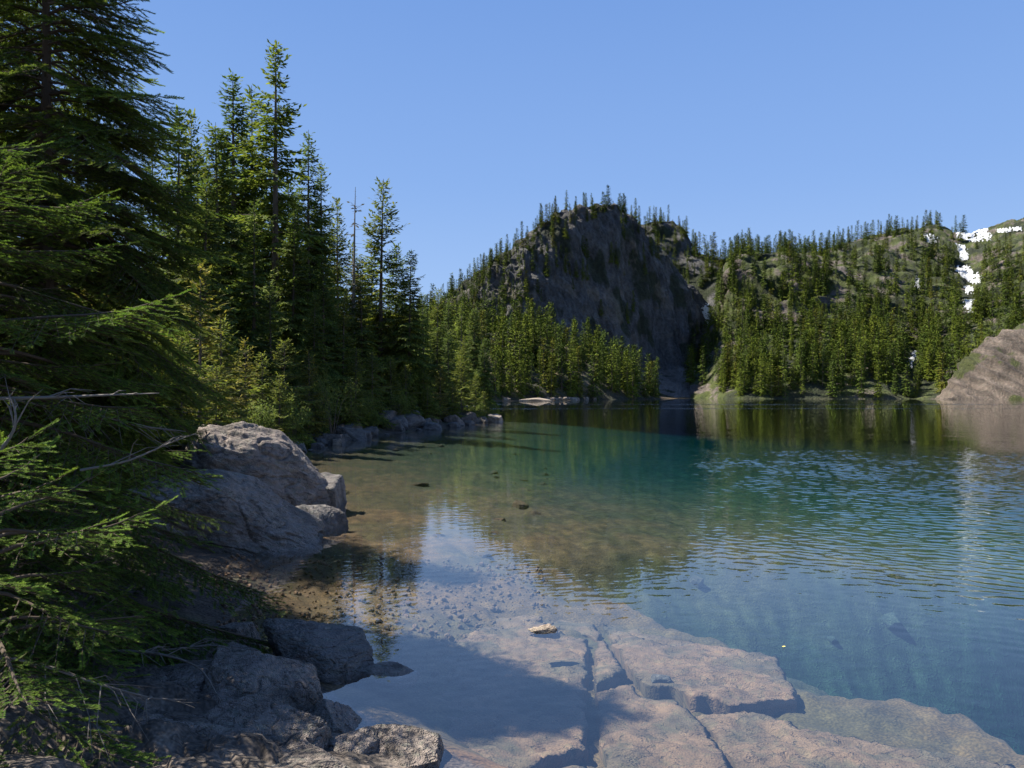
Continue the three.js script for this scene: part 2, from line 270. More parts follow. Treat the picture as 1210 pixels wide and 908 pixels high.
// ---------------------------------------------------------------- distant land: mountain, rear peak, wooded hill, rock dome, wooded point
// each is swept between contour lines traced as (photo column, height row or metres, distance)
const row = (py) => (d) => EYE + (HZ - py) / F * d;
function massif({ name, label, x0, x1, nx, lines, ny, rough, color, uvs = 14 }) {
  // lines: functions of the column that give [metres up, metres away]
  const nz = ny.reduce((a, b) => a + b, 0), pos = new Float32Array((nx + 1) * (nz + 1) * 3), base = [];
  for (let i = 0; i <= nx; i++) {
    const px = lerp(x0, x1, i / nx), c = lines.map((l) => l(px));
    let j = 0;
    for (let s = 0; s < ny.length; s++) for (let k = 0; k < ny[s] + (s === ny.length - 1 ? 1 : 0); k++, j++) {
      const t = k / ny[s], [h0, d0] = c[s], [h1, d1] = c[s + 1], hm = c[s - 1] ? c[s - 1] : [2 * h0 - h1, 2 * d0 - d1], hp = c[s + 2] ? c[s + 2] : [2 * h1 - h0, 2 * d1 - d0];
      const cr = (a, b, e, f) => { const m0 = (e - a) * 0.28, m1 = (f - b) * 0.28, t2 = t * t, t3 = t2 * t; return (2 * t3 - 3 * t2 + 1) * b + (t3 - 2 * t2 + t) * m0 + (-2 * t3 + 3 * t2) * e + (t3 - t2) * m1; };
      const h = cr(hm[0], h0, h1, hp[0]), d = cr(hm[1], d0, d1, hp[1]);
      const o = (i * (nz + 1) + j) * 3; pos[o] = (px - 605) / F * d; pos[o + 1] = h; pos[o + 2] = -d;
      base.push(s + t);
    }
  }
  const idx = [];
  for (let i = 0; i < nx; i++) for (let j = 0; j < nz; j++) { const a = i * (nz + 1) + j, b = a + nz + 1; idx.push(a, b, a + 1, b, b + 1, a + 1); }
  const g = new THREE.BufferGeometry();
  g.setAttribute('position', new THREE.BufferAttribute(pos, 3)); g.setIndex(idx); g.computeVertexNormals();
  const n0 = g.attributes.normal.array.slice();
  for (let k = 0; k < pos.length; k += 3) {
    const amp = rough(pos[k], pos[k + 1], pos[k + 2], base[k / 3]);
    for (let c = 0; c < 3; c++) pos[k + c] += n0[k + c] * amp;
  }
  g.computeVertexNormals();
  const col = new Float32Array(pos.length), uv = new Float32Array(pos.length / 3 * 2), nn = g.attributes.normal.array;
  for (let k = 0; k < pos.length; k += 3) {
    const c = color(pos[k], pos[k + 1], pos[k + 2], nn[k + 1], base[k / 3]);
    col.set(c, k); uv[k / 3 * 2] = (pos[k] + 0.25 * pos[k + 2]) / uvs; uv[k / 3 * 2 + 1] = (pos[k + 1] - 0.6 * pos[k + 2]) / uvs;
  }
  g.setAttribute('color', new THREE.BufferAttribute(col, 3)); g.setAttribute('uv', new THREE.BufferAttribute(uv, 2));
  tag(mesh(name, g, M.far), label, 'mountain', null, 'structure');
  const q = (i, j) => { const o = (i * (nz + 1) + j) * 3; return V(pos[o], pos[o + 1], pos[o + 2]); };
  const point = (u, v) => { const i = Math.min(nx - 1, Math.floor(u * nx)), j = Math.min(nz - 1, Math.floor(v * nz)), a = u * nx - i, b = v * nz - j; return q(i, j).multiplyScalar((1 - a) * (1 - b)).addScaledVector(q(i + 1, j), a * (1 - b)).addScaledVector(q(i, j + 1), (1 - a) * b).addScaledVector(q(i + 1, j + 1), a * b); };
  const px = (p) => 605 + p.x / -p.z * F, py = (p) => HZ - (p.y - EYE) / -p.z * F;
  const where = (cx, cy) => {   // the first point of the slope under that photo pixel
    const u = clamp((cx - x0) / (x1 - x0), 0, 0.9999);
    for (let j = 1; j <= nz; j++) { const a = point(u, (j - 1) / nz), b = point(u, j / nz * 0.9999); if (py(a) >= cy && py(b) <= cy) return a.lerp(b, (py(a) - cy) / Math.max(1e-6, py(a) - py(b))); }
    return null;
  };
  return { point, px, py, where, nz, ny };
}
const prof = (rows) => (px) => { const [py, d] = table(rows, px); return [row(py)(d), d]; };   // rows of [column, photo row, distance]
const profH = (rows) => (px) => table(rows, px);                                              // rows of [column, metres, distance]
const ridged = (x, y, z, o = 4) => { let s = 0, a = 0.5; for (let i = 0; i < o; i++) { s += a * (1 - Math.abs(n3(x, y, z)) * 2); x *= 2.1; y *= 2.1; z *= 2.1; a *= 0.5; } return s; };

const rockTint = (x, y, z, k = 1) => { const n = fbm3(x * 0.05, y * 0.025, z * 0.05, 4), s = fbm3(x * 0.16, y * 0.03, z * 0.16, 3), f = fbm3(x * 0.5 + y * 0.12, y * 0.09, z * 0.5, 3), v = (0.128 + 0.06 * n + 0.065 * s + 0.09 * f) * k; return [v * 0.95, v * 0.98, v * 1.06]; };
const mixc = (a, b, t) => [lerp(a[0], b[0], t), lerp(a[1], b[1], t), lerp(a[2], b[2], t)];
const grass = (n) => [0.098 + 0.05 * n, 0.128 + 0.04 * n, 0.028 + 0.015 * n], scrub = [0.035, 0.05, 0.018], talusC = [0.27, 0.255, 0.25], darkGround = [0.05, 0.055, 0.03];

const mountain = massif({
  name: 'mountain', label: 'steep dark rock mountain with a broad cliff beyond the lake', x0: 430, x1: 905, nx: 460, ny: [40, 90, 70, 30],
  lines: [
    profH([[430, -3, 300], [600, -3, 318], [770, -3, 328], [790, -3, 334], [850, -3, 336], [880, -3, 350], [905, -3, 360]]),
    prof([[430, 430, 325], [540, 410, 328], [600, 415, 328], [650, 425, 332], [700, 430, 345], [740, 434, 362], [780, 438, 385], [810, 434, 402], [840, 418, 420], [858, 398, 430], [880, 400, 440], [905, 410, 450]]),
    prof([[430, 400, 345], [500, 385, 345], [560, 352, 345], [620, 332, 344], [680, 324, 356], [730, 318, 374], [780, 335, 398], [815, 352, 416], [840, 374, 430], [860, 384, 440], [905, 405, 460]]),
    prof([[430, 400, 390], [500, 374, 386], [535, 352, 376], [560, 328, 368], [590, 303, 365], [615, 285, 364], [640, 264, 366], [668, 250, 372], [700, 243, 380], [725, 243, 388], [740, 250, 394], [758, 268, 404], [780, 296, 416], [805, 325, 428], [830, 352, 440], [850, 378, 448], [870, 390, 455], [905, 410, 475]]),
    profH([[430, 10, 470], [600, 50, 480], [700, 70, 500], [800, 35, 500], [905, 10, 510]]),
  ],
  rough: (x, y, z, b) => { const cliff = sst(0.7, 1.2, b) * sst(3.3, 2.8, b); return 3.6 * (ridged(x * 0.05 + y * 0.012, y * 0.011, z * 0.05, 5) - 0.5) * cliff + 1.5 * fbm3(x * 0.16, y * 0.06, z * 0.16, 4) * lerp(0.4, 1, cliff) + 2 * fbm3(x * 0.03 + 9, y * 0.03, z * 0.03, 2) * sst(0.05, 0.5, b); },
  color: (x, y, z, ny, b) => {
    const n = fbm3(x * 0.06 + 4, y * 0.06, z * 0.06, 4);
    let c = rockTint(x, y, z, 1.15);
    if (b < 1) return mixc(talusC.map((v) => v * (1 + 0.3 * n)), scrub, sst(0.12, 0.3, fbm3(x * 0.05, y * 0.05, z * 0.08 + 7, 3)) * sst(80, 74, x));
    c = mixc(c, scrub, 0.85 * sst(0.08, 0.26, fbm3(x * 0.045 + 20, y * 0.03, z * 0.045, 4)) * sst(1.0, 1.4, b));
    return mixc(c, [0.36, 0.32, 0.28], sst(0.1, 0.3, n) * 0.45 * sst(0.05, -0.15, fbm3(x * 0.02, y * 0.05, z * 0.02 + 5, 3)));
  },
});
const rear = massif({
  name: 'rear_peak', label: 'wooded rear peak rising behind the cliff mountain', x0: 690, x1: 1010, nx: 160, ny: [40, 50, 16],
  lines: [
    profH([[690, 0, 470], [1010, 0, 470]]),
    prof([[690, 360, 490], [800, 350, 495], [850, 360, 470], [920, 350, 470], [1010, 360, 480]]),
    prof([[690, 300, 520], [735, 276, 520], [752, 266, 524], [775, 262, 526], [795, 262, 528], [808, 274, 526], [820, 296, 520], [840, 306, 515], [880, 306, 520], [930, 306, 525], [1010, 318, 530]]),
    profH([[690, 40, 600], [1010, 40, 600]]),
  ],
  rough: (x, y, z) => 3.5 * fbm3(x * 0.05, y * 0.05, z * 0.05, 5),
  color: (x, y, z, ny) => { const n = fbm3(x * 0.05, y * 0.05, z * 0.05 + 3, 4); return mixc(rockTint(x, y, z, 1.1), scrub, sst(-0.15, 0.1, n)); },
});
const hill = massif({
  name: 'hillside', label: 'broad green hillside with rock bands across the lake', x0: 815, x1: 1340, nx: 440, ny: [34, 44, 44, 60, 24],
  lines: [
    profH([[815, -3, 336], [835, -3, 328], [860, -3, 306], [1000, -3, 300], [1100, -3, 294], [1340, -3, 268]]),
    prof([[815, 470, 345], [832, 462, 342], [850, 452, 332], [900, 444, 326], [960, 436, 326], [1010, 424, 334], [1050, 428, 336], [1080, 446, 340], [1100, 444, 340], [1150, 415, 345], [1210, 395, 345], [1340, 370, 340]]),
    prof([[815, 450, 370], [835, 436, 372], [852, 410, 376], [880, 392, 380], [920, 386, 384], [980, 384, 386], [1030, 390, 388], [1070, 402, 390], [1085, 405, 394], [1140, 372, 398], [1210, 345, 398], [1340, 320, 395]]),
    prof([[815, 445, 405], [835, 420, 408], [848, 380, 412], [858, 325, 418], [866, 313, 420], [880, 309, 424], [940, 310, 430], [965, 320, 438], [1000, 322, 450], [1060, 320, 460], [1130, 335, 462], [1150, 335, 462], [1180, 315, 455], [1210, 302, 450], [1340, 280, 440]]),
    prof([[815, 443, 430], [835, 417, 440], [848, 376, 450], [858, 320, 470], [866, 312, 475], [900, 308, 500], [940, 306, 530], [975, 300, 560], [1010, 289, 575], [1050, 276, 585], [1085, 270, 590], [1108, 268, 592], [1124, 276, 592], [1140, 279, 596], [1158, 276, 600], [1180, 268, 604], [1210, 259, 606], [1250, 248, 606], [1340, 225, 606]]),
    profH([[815, 20, 700], [900, 60, 700], [1340, 90, 700]]),
  ],
  rough: (x, y, z, b) => { const band = sst(2.0, 2.5, b) * sst(3.2, 2.9, b) * sst(205, 150, x); return 4.5 * (ridged(x * 0.04, y * 0.03, z * 0.04, 4) - 0.5) * band + (2.2 + 2.5 * sst(2, 3, b)) * fbm3(x * 0.045, y * 0.045, z * 0.045, 5) * sst(0.02, 0.35, b); },
  color: (x, y, z, ny, b) => {
    const n = fbm3(x * 0.035, y * 0.05, z * 0.03 + 13, 4), m = fbm3(x * 0.12, y * 0.12, z * 0.12, 3), rockM = sst(0.14, 0.30, n + 0.4 * m);
    let c = mixc(grass(m), scrub, sst(0.0, 0.25, -n + 0.3 * m));
    c = mixc(c, mixc([0.27, 0.215, 0.18], rockTint(x, y, z, 1.2), 0.5), rockM);
    if (b < 0.35) c = mixc([0.20, 0.185, 0.11], c, sst(0.1, 0.3, b));
    return c;
  },
});
const dome = massif({
  name: 'rock_dome', label: 'bare pinkish rock dome sloping down into the lake', x0: 1085, x1: 1420, nx: 200, ny: [70, 24, 10],
  lines: [
    profH([[1085, -3, 282], [1110, -3, 274], [1210, -3, 262], [1420, -3, 235]]),
    prof([[1085, 476, 292], [1105, 471, 292], [1118, 458, 292], [1130, 440, 294], [1145, 417, 296], [1165, 402, 298], [1185, 393, 298], [1210, 388, 298], [1260, 380, 296], [1420, 360, 285]]),
    prof([[1085, 478, 305], [1105, 474, 306], [1130, 448, 310], [1165, 410, 318], [1210, 394, 320], [1420, 366, 310]]),
    profH([[1085, -4, 330], [1165, 8, 338], [1420, 20, 335]]),
  ],
  rough: (x, y, z) => { const q = x * 0.75 + y * 0.9 + z * 0.2; return 1.6 * fbm3(x * 0.06, y * 0.06, z * 0.06, 4) + 1.9 * (ridged(q * 0.10, x * 0.015, z * 0.03, 5) - 0.5); },
  color: (x, y, z, ny) => { const q = x * 0.75 + y * 0.9 + z * 0.2, s = fbm3(q * 0.22, x * 0.02, z * 0.05, 4), n = fbm3(x * 0.07, y * 0.07, z * 0.07, 4), v = 0.215 + 0.2 * s + 0.1 * n; return mixc([v * 1.06, v * 0.89, v * 0.78], grass(0), sst(0.14, 0.24, fbm3(x * 0.05 + 31, y * 0.05, z * 0.05, 4)) * 0.9); },
  uvs: 9,
});
const point = massif({
  name: 'wooded_slope', label: 'low slope of the wooded point reaching into the lake', x0: 330, x1: 792, nx: 220, ny: [14, 26, 30, 14],
  lines: [
    profH([[330, -2, 130], [480, -2, 186], [590, -2, 214], [640, -2, 226], [700, -2, 258], [760, -2, 284], [786, -2, 296], [792, -3, 300]]),
    prof([[330, 452, 150], [480, 456, 195], [590, 466, 220], [640, 465, 234], [700, 463, 266], [760, 469, 292], [786, 474, 300], [792, 478, 304]]),
    prof([[330, 420, 175], [480, 420, 215], [590, 430, 245], [640, 432, 258], [700, 440, 285], [750, 458, 302], [786, 476, 310], [792, 480, 312]]),
    prof([[330, 385, 220], [480, 390, 262], [590, 394, 288], [640, 398, 296], [700, 422, 314], [740, 444, 320], [770, 464, 324], [792, 480, 322]]),
    profH([[330, 15, 300], [590, 15, 330], [700, 8, 338], [792, -4, 338]]),
  ],
  rough: (x, y, z, b) => 1.4 * fbm3(x * 0.07, y * 0.07, z * 0.07, 4) * sst(0.05, 0.6, b),
  color: (x, y, z, ny) => { const n = fbm3(x * 0.08, y * 0.08, z * 0.08, 4); return mixc(mixc(darkGround, grass(n), sst(0, 0.3, n)), [0.3, 0.25, 0.2], sst(0.18, 0.3, n) * 0.7); },
});

// snow lying in the gullies: draped pieces with a real thickness
function snowPatch(land, outline, label) {
  const xs = outline.map((p) => p[0]), ys = outline.map((p) => p[1]), x0 = Math.min(...xs), x1 = Math.max(...xs), y0 = Math.min(...ys), y1 = Math.max(...ys), nx = Math.max(5, Math.ceil((x1 - x0) * 3)), ny = Math.max(5, Math.ceil((y1 - y0) * 3));
  const inside = (x, y) => { let k = false; for (let i = 0, j = outline.length - 1; i < outline.length; j = i++) { const [ax, ay] = outline[i], [bx, by] = outline[j]; if ((ay > y) !== (by > y) && x < (bx - ax) * (y - ay) / (by - ay) + ax) k = !k; } return k; };
  const gb = new GB(), id = new Map(), at = (i, j) => { const k = i * 1000 + j; if (!id.has(k)) { const p = land.where(lerp(x0, x1, i / nx), lerp(y0, y1, j / ny)); id.set(k, p ? gb.v(p.x, p.y + 0.55 + 0.5 * fbm2(p.x * 0.3, p.z * 0.3, 3), p.z + 0.25, [1, 1, 1], p.x / 9, p.z / 9) : -1); } return id.get(k); };
  for (let i = 0; i < nx; i++) for (let j = 0; j < ny; j++) {
    const cx = lerp(x0, x1, (i + 0.5) / nx), cy = lerp(y0, y1, (j + 0.5) / ny);
    if (!inside(cx + 4.5 * fbm2(cx * 0.2, cy * 0.2, 3), cy + 3 * fbm2(cx * 0.25 + 9, cy * 0.25, 3))) continue;
    const a = at(i, j), b = at(i + 1, j), c = at(i, j + 1), d = at(i + 1, j + 1);
    if (Math.min(a, b, c, d) < 0 || fbm2(cx * 0.09 + 40, cy * 0.11, 2) > 0.34) continue;
    const zs = [a, b, c, d].map((k) => gb.p[k * 3 + 2]); if (Math.max(...zs) - Math.min(...zs) > 30) continue;
    gb.tri(a, c, b); gb.tri(b, c, d);
  }
  if (gb.i.length) tag(mesh('snow_patch', gb.build(false), M.snow), label, 'snow patch', 'snow patches on the far slopes');
}
snowPatch(mountain, [[832, 364], [838, 355], [845, 364], [847, 386], [842, 394], [835, 380]], 'narrow snow tongue in the gully beside the dark cliff');
snowPatch(hill, [[1128, 272], [1140, 275], [1168, 270], [1172, 284], [1150, 287], [1131, 282]], 'wide snow field on the saddle below the skyline of the green hill');
snowPatch(hill, [[1090, 277], [1103, 279], [1110, 288], [1098, 289]], 'small snow patch under the rounded hilltop');
snowPatch(hill, [[1129, 288], [1140, 291], [1145, 308], [1137, 309]], 'slanting snow strip in the upper gully');
snowPatch(hill, [[1130, 316], [1142, 314], [1152, 324], [1163, 328], [1158, 338], [1144, 334], [1132, 324]], 'forked snow patch halfway down the gully');
snowPatch(hill, [[1139, 340], [1151, 339], [1150, 349], [1141, 347]], 'small snow patch between forked patch and gully foot');
snowPatch(hill, [[1137, 355], [1151, 355], [1148, 371], [1141, 370]], 'lowest snow patch at the gully foot');
snowPatch(hill, [[1176, 272], [1207, 269], [1207, 273], [1180, 276]], 'thin long snow strip near the far ridge crest');
snowPatch(hill, [[1080, 327], [1085, 330], [1088, 342], [1083, 341]], 'narrow snow streak in the meadow of the green hill');
snowPatch(hill, [[1070, 432], [1077, 418], [1084, 416], [1080, 428], [1074, 442]], 'snow remnant in the dark creek bed between the lit firs');

// ---------------------------------------------------------------- conifers
const GOLD = 2.39996;
function conifer({ seed, h, R, nb, start = 0.08, droop = 0.5, blade = 0.27, wide = 0.125, lats = 0.19, green, tip, fill = 1, trunkR = 0.016, ragged = 0.25, bareTop = 0, rise = 0.55, sides = 8 }) {
  const r = rng(seed), trunk = new GB(), gb = new GB(), lean = [(r() - 0.5) * 0.03 * h, (r() - 0.5) * 0.03 * h];
  const axis = (y) => V(lean[0] * (y / h) ** 2, y, lean[1] * (y / h) ** 2), pts = [];
  for (let k = 0; k <= 10; k++) pts.push(axis(lerp(-0.6, h, k / 10)));
  tube(trunk, pts, trunkR * h, 0.012, sides, [1, 1, 1], 0.9);
  const p = V(), q = V(), dir = V(), tan = V(), side = V(), d2 = V(), lobe = (a, t) => n3(Math.cos(a) * 0.9 + seed, Math.sin(a) * 0.9, t * 5);
  for (let i = 0; i < nb; i++) {
    const t = Math.pow((i + r()) / nb, 0.92), y = h * (start + (0.985 - start) * t), a = i * GOLD + r() * 0.8;
    const big = 1 + ragged * 1.6 * lobe(a, t), L = Math.max(0.1, R * (Math.pow(1 - t, 0.78) * Math.min(1, 0.62 + t * 3) + 0.035) * (0.62 + 0.5 * r()) * big);
    if (r() > 0.96 - ragged * 0.35 || lobe(a + 2, t * 1.4) > 0.86 - ragged) continue;
    const pitch = lerp(-0.1, rise, Math.pow(t, 1.4)) + (r() - 0.5) * 0.3, dr = droop * (1 - 0.6 * t) * (0.7 + 0.6 * r()), o = axis(y), ca = Math.cos(a), sa = Math.sin(a), shade = 0.75 + 0.5 * r();
    const bp = (s, out) => out.set(o.x + ca * L * s, o.y + L * (Math.tan(pitch) * s - dr * s * s * 1.2 + 0.22 * s ** 4), o.z + sa * L * s);
    const wood = [0, 0.5, 1].map((s) => bp(s, V()));
    tube(trunk, wood, Math.min(0.05, 0.012 * L + 0.006), 0.004, 3, [1, 1, 1]);
    if (t > 1 - bareTop && r() < 0.85) continue;
    const n = Math.max(2, Math.round(L / lats * fill));
    for (let k = 0; k <= n; k++) {
      const s = lerp(0.16, 1, (k + r() * 0.6) / (n + 0.6)); bp(s, p); bp(Math.min(1.02, s + 0.04), q); tan.subVectors(q, p).normalize();
      for (const sgn of k === n ? [0] : [-1, 1]) {
        side.set(-sa * sgn, -0.08 - 0.3 * r() * (1 - t), ca * sgn);
        const l = sgn ? Math.min(0.42 * L * (1.12 - s) + blade * 0.6, L * 0.5) * (0.6 + 0.6 * r()) : blade * 1.3;
        dir.copy(tan).multiplyScalar(0.55 + 0.35 * r()).addScaledVector(side, sgn ? 0.85 : 0).normalize();
        const m = Math.max(1, Math.round(l / (blade * 0.42)));
        for (let b = 0; b < m; b++) {
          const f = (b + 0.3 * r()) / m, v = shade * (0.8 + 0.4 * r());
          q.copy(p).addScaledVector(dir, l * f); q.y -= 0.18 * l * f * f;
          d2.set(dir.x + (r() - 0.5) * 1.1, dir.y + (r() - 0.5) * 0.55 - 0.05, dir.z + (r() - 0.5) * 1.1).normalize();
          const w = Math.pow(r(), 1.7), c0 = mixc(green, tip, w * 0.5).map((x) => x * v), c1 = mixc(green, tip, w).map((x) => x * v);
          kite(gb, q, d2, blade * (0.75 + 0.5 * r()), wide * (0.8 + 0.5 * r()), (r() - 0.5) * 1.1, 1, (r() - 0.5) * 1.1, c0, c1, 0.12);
        }
      }
    }
  }
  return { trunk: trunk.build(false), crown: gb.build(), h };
}
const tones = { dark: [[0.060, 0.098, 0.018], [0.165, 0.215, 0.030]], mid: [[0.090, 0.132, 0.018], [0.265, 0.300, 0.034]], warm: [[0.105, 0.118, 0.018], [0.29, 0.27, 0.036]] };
function treeOf(name, parts, leaf = M.leaf) { const t = group(name); mesh('trunk', parts.trunk, M.bark, t); mesh('crown', parts.crown, leaf, t); t.userData.h = parts.h; return t; }
function stand(t, px, top, d, base, turn, slim = 1) {   // base at ground level, tip at that photo row
  const x = (px - 605) / F * d, z = -d, y0 = base ?? Math.max(0.1, groundHeight(x, z)), y1 = EYE + (HZ - top) / F * d, s = (y1 - y0) / t.userData.h;
  t.position.set(x, y0 - 0.05, z); t.scale.set(s * slim, s, s * slim); t.rotation.y = turn;
  return t;
}
{
  // tall firs and hemlocks on the bank, 20 to 60 m away
  const protos = [
    conifer({ seed: 21, h: 18, R: 3.0, nb: 320, start: 0.06, green: tones.dark[0], tip: tones.dark[1], ragged: 0.4, droop: 0.6, fill: 1.15 }),
    conifer({ seed: 22, h: 18, R: 2.6, nb: 320, start: 0.08, green: tones.mid[0], tip: tones.mid[1], ragged: 0.5, droop: 0.5, fill: 1.1 }),
    conifer({ seed: 23, h: 16, R: 3.3, nb: 340, start: 0.04, green: tones.dark[0], tip: tones.mid[1], ragged: 0.28, droop: 0.7, fill: 1.2 }),
    conifer({ seed: 24, h: 14, R: 2.4, nb: 280, start: 0.05, green: tones.mid[0], tip: tones.warm[1], ragged: 0.42, droop: 0.35, fill: 1.1 }),
    conifer({ seed: 25, h: 12, R: 2.5, nb: 280, start: 0.02, green: tones.dark[0], tip: tones.dark[1], ragged: 0.3, droop: 0.45, fill: 1.2 }),
  ];
  const first = protos.map(() => null), tall = (k, name, label, px, top, d, turn, slim = 1, grp) => {
    let t;
    if (first[k]) { t = first[k].clone(); t.name = numbered(name); t.userData = { h: protos[k].h }; scene.add(t); } else t = first[k] = treeOf(name, protos[k]);
    stand(t, px, top, d, undefined, turn, slim); return tag(t, label, 'conifer', grp);
  };
  const named = [
    [1, 'tallest fir in the lakeside stand with a thin forked tip', 325, 44, 38, 0.5, 1.0], [0, 'tall hemlock with a ragged top just beside the tallest fir', 276, 84, 40, 1.4, 1.05], [1, 'slim fir crowded between the ragged hemlock and the tallest fir', 299, 101, 44, 3.2, 0.9],
    [2, 'broad dense fir in front of the ragged hemlock', 258, 142, 34, 0.2, 0.95], [4, 'dense fir beside the big overhanging bough', 209, 130, 30, 2.2, 0.85], [3, 'thin fir close behind the dense fir by the overhanging bough', 226, 128, 32, 4.0, 0.7],
    [0, 'slender fir on the lake side of the tallest fir', 364, 152, 42, 5.1, 0.85], [1, 'narrow pointed fir touching the slender fir', 380, 188, 43, 1.1, 0.85], [3, 'short narrow fir just before the dead snag', 399, 233, 45, 2.9, 0.8],
    [3, 'pointed fir with browned tips beside the dead snag', 449, 210, 47, 0.9, 1.0], [4, 'thin fir between the brown tipped fir and the dark cone fir', 467, 288, 50, 1.9, 0.8], [2, 'dark cone shaped fir above the rocky point', 483, 293, 46, 4.4, 0.85],
  ];
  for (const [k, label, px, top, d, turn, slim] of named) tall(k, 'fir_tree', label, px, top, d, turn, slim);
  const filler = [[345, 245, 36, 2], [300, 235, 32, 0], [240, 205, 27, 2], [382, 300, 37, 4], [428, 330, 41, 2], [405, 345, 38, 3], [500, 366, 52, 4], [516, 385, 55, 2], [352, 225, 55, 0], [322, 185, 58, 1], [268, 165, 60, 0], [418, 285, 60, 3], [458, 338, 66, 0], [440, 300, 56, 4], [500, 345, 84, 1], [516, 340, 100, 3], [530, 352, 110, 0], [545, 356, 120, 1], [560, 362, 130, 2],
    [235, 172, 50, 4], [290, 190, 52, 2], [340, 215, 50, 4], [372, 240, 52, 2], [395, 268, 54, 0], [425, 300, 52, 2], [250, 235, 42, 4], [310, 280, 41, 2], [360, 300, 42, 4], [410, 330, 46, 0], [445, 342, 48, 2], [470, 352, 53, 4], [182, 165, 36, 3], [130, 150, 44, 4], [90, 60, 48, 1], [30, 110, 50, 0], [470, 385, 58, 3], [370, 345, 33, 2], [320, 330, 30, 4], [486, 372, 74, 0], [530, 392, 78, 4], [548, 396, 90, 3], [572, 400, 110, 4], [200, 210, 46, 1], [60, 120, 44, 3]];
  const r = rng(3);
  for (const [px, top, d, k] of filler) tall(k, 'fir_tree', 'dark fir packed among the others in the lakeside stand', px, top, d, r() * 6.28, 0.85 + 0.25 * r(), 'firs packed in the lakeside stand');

  // the dead snag
  const snag = conifer({ seed: 31, h: 13, R: 0.9, nb: 150, start: 0.2, green: [0.05, 0.05, 0.03], tip: [0.12, 0.1, 0.05], ragged: 0.6, bareTop: 0.42, fill: 0.6, droop: 0.5, rise: 0.1 });
  const t = group('dead_tree'); mesh('trunk', snag.trunk, M.greyWood, t); mesh('crown', snag.crown, M.leaf, t); t.userData.h = 13;
  stand(t, 417, 220, 46, undefined, 1); tag(t, 'dead snag with a bare grey drooping tip', 'dead tree');

  // small sunlit firs over the rocks
  const small = [
    conifer({ seed: 41, h: 5, R: 1.55, nb: 150, start: 0.02, green: tones.mid[0], tip: [0.36, 0.35, 0.04], ragged: 0.3, blade: 0.15, wide: 0.06, lats: 0.14, droop: 0.3, fill: 1.15, trunkR: 0.013 }),
    conifer({ seed: 42, h: 5, R: 1.35, nb: 140, start: 0.02, green: tones.warm[0], tip: [0.42, 0.34, 0.05], ragged: 0.35, blade: 0.15, wide: 0.06, lats: 0.14, droop: 0.25, fill: 1.1, trunkR: 0.013 }),
    conifer({ seed: 43, h: 5, R: 1.9, nb: 150, start: 0.0, green: tones.mid[0], tip: tones.warm[1], ragged: 0.35, blade: 0.15, wide: 0.06, lats: 0.14, droop: 0.45, fill: 1.15, trunkR: 0.013 }),
  ];
  const f2 = small.map(() => null), low = (k, label, px, top, d, turn, grp) => {
    let q; if (f2[k]) { q = f2[k].clone(); q.name = numbered('young_fir'); q.userData = { h: 5 }; scene.add(q); } else q = f2[k] = treeOf('young_fir', small[k]);
    stand(q, px, top, d, undefined, turn); return tag(q, label, 'young fir', grp);
  };
  low(1, 'young fir with yellowed sunlit tips beside the overhanging boughs', 236, 312, 17, 0.4);
  low(0, 'small bright green fir on the tip of the rocky point', 545, 418, 51, 2);
  const lows = [[205, 345, 15, 0], [180, 310, 13.5, 2], [262, 372, 19, 0], [215, 400, 13, 2], [150, 330, 12, 0], [255, 430, 15.5, 2], [290, 400, 23, 1], [310, 415, 25, 0], [335, 400, 28, 2], [330, 440, 24.5, 0], [285, 450, 19, 2], [365, 412, 31, 1], [420, 410, 37, 0], [440, 415, 39, 2], [462, 420, 42, 0], [480, 430, 43, 2], [500, 420, 46, 0], [520, 432, 48, 1], [562, 442, 53, 0], [572, 462, 54, 2], [535, 450, 49, 2], [505, 455, 45, 0], [415, 445, 35, 2], [350, 455, 28, 2], [120, 290, 13, 1], [60, 330, 12.5, 0], [100, 420, 11, 2], [20, 300, 13, 2]];
  for (const [px, top, d, k] of lows) low(k, 'young fir spilling over the bank below the tall firs', px, top, d, r() * 6.28, 'young firs along the wooded bank');
}

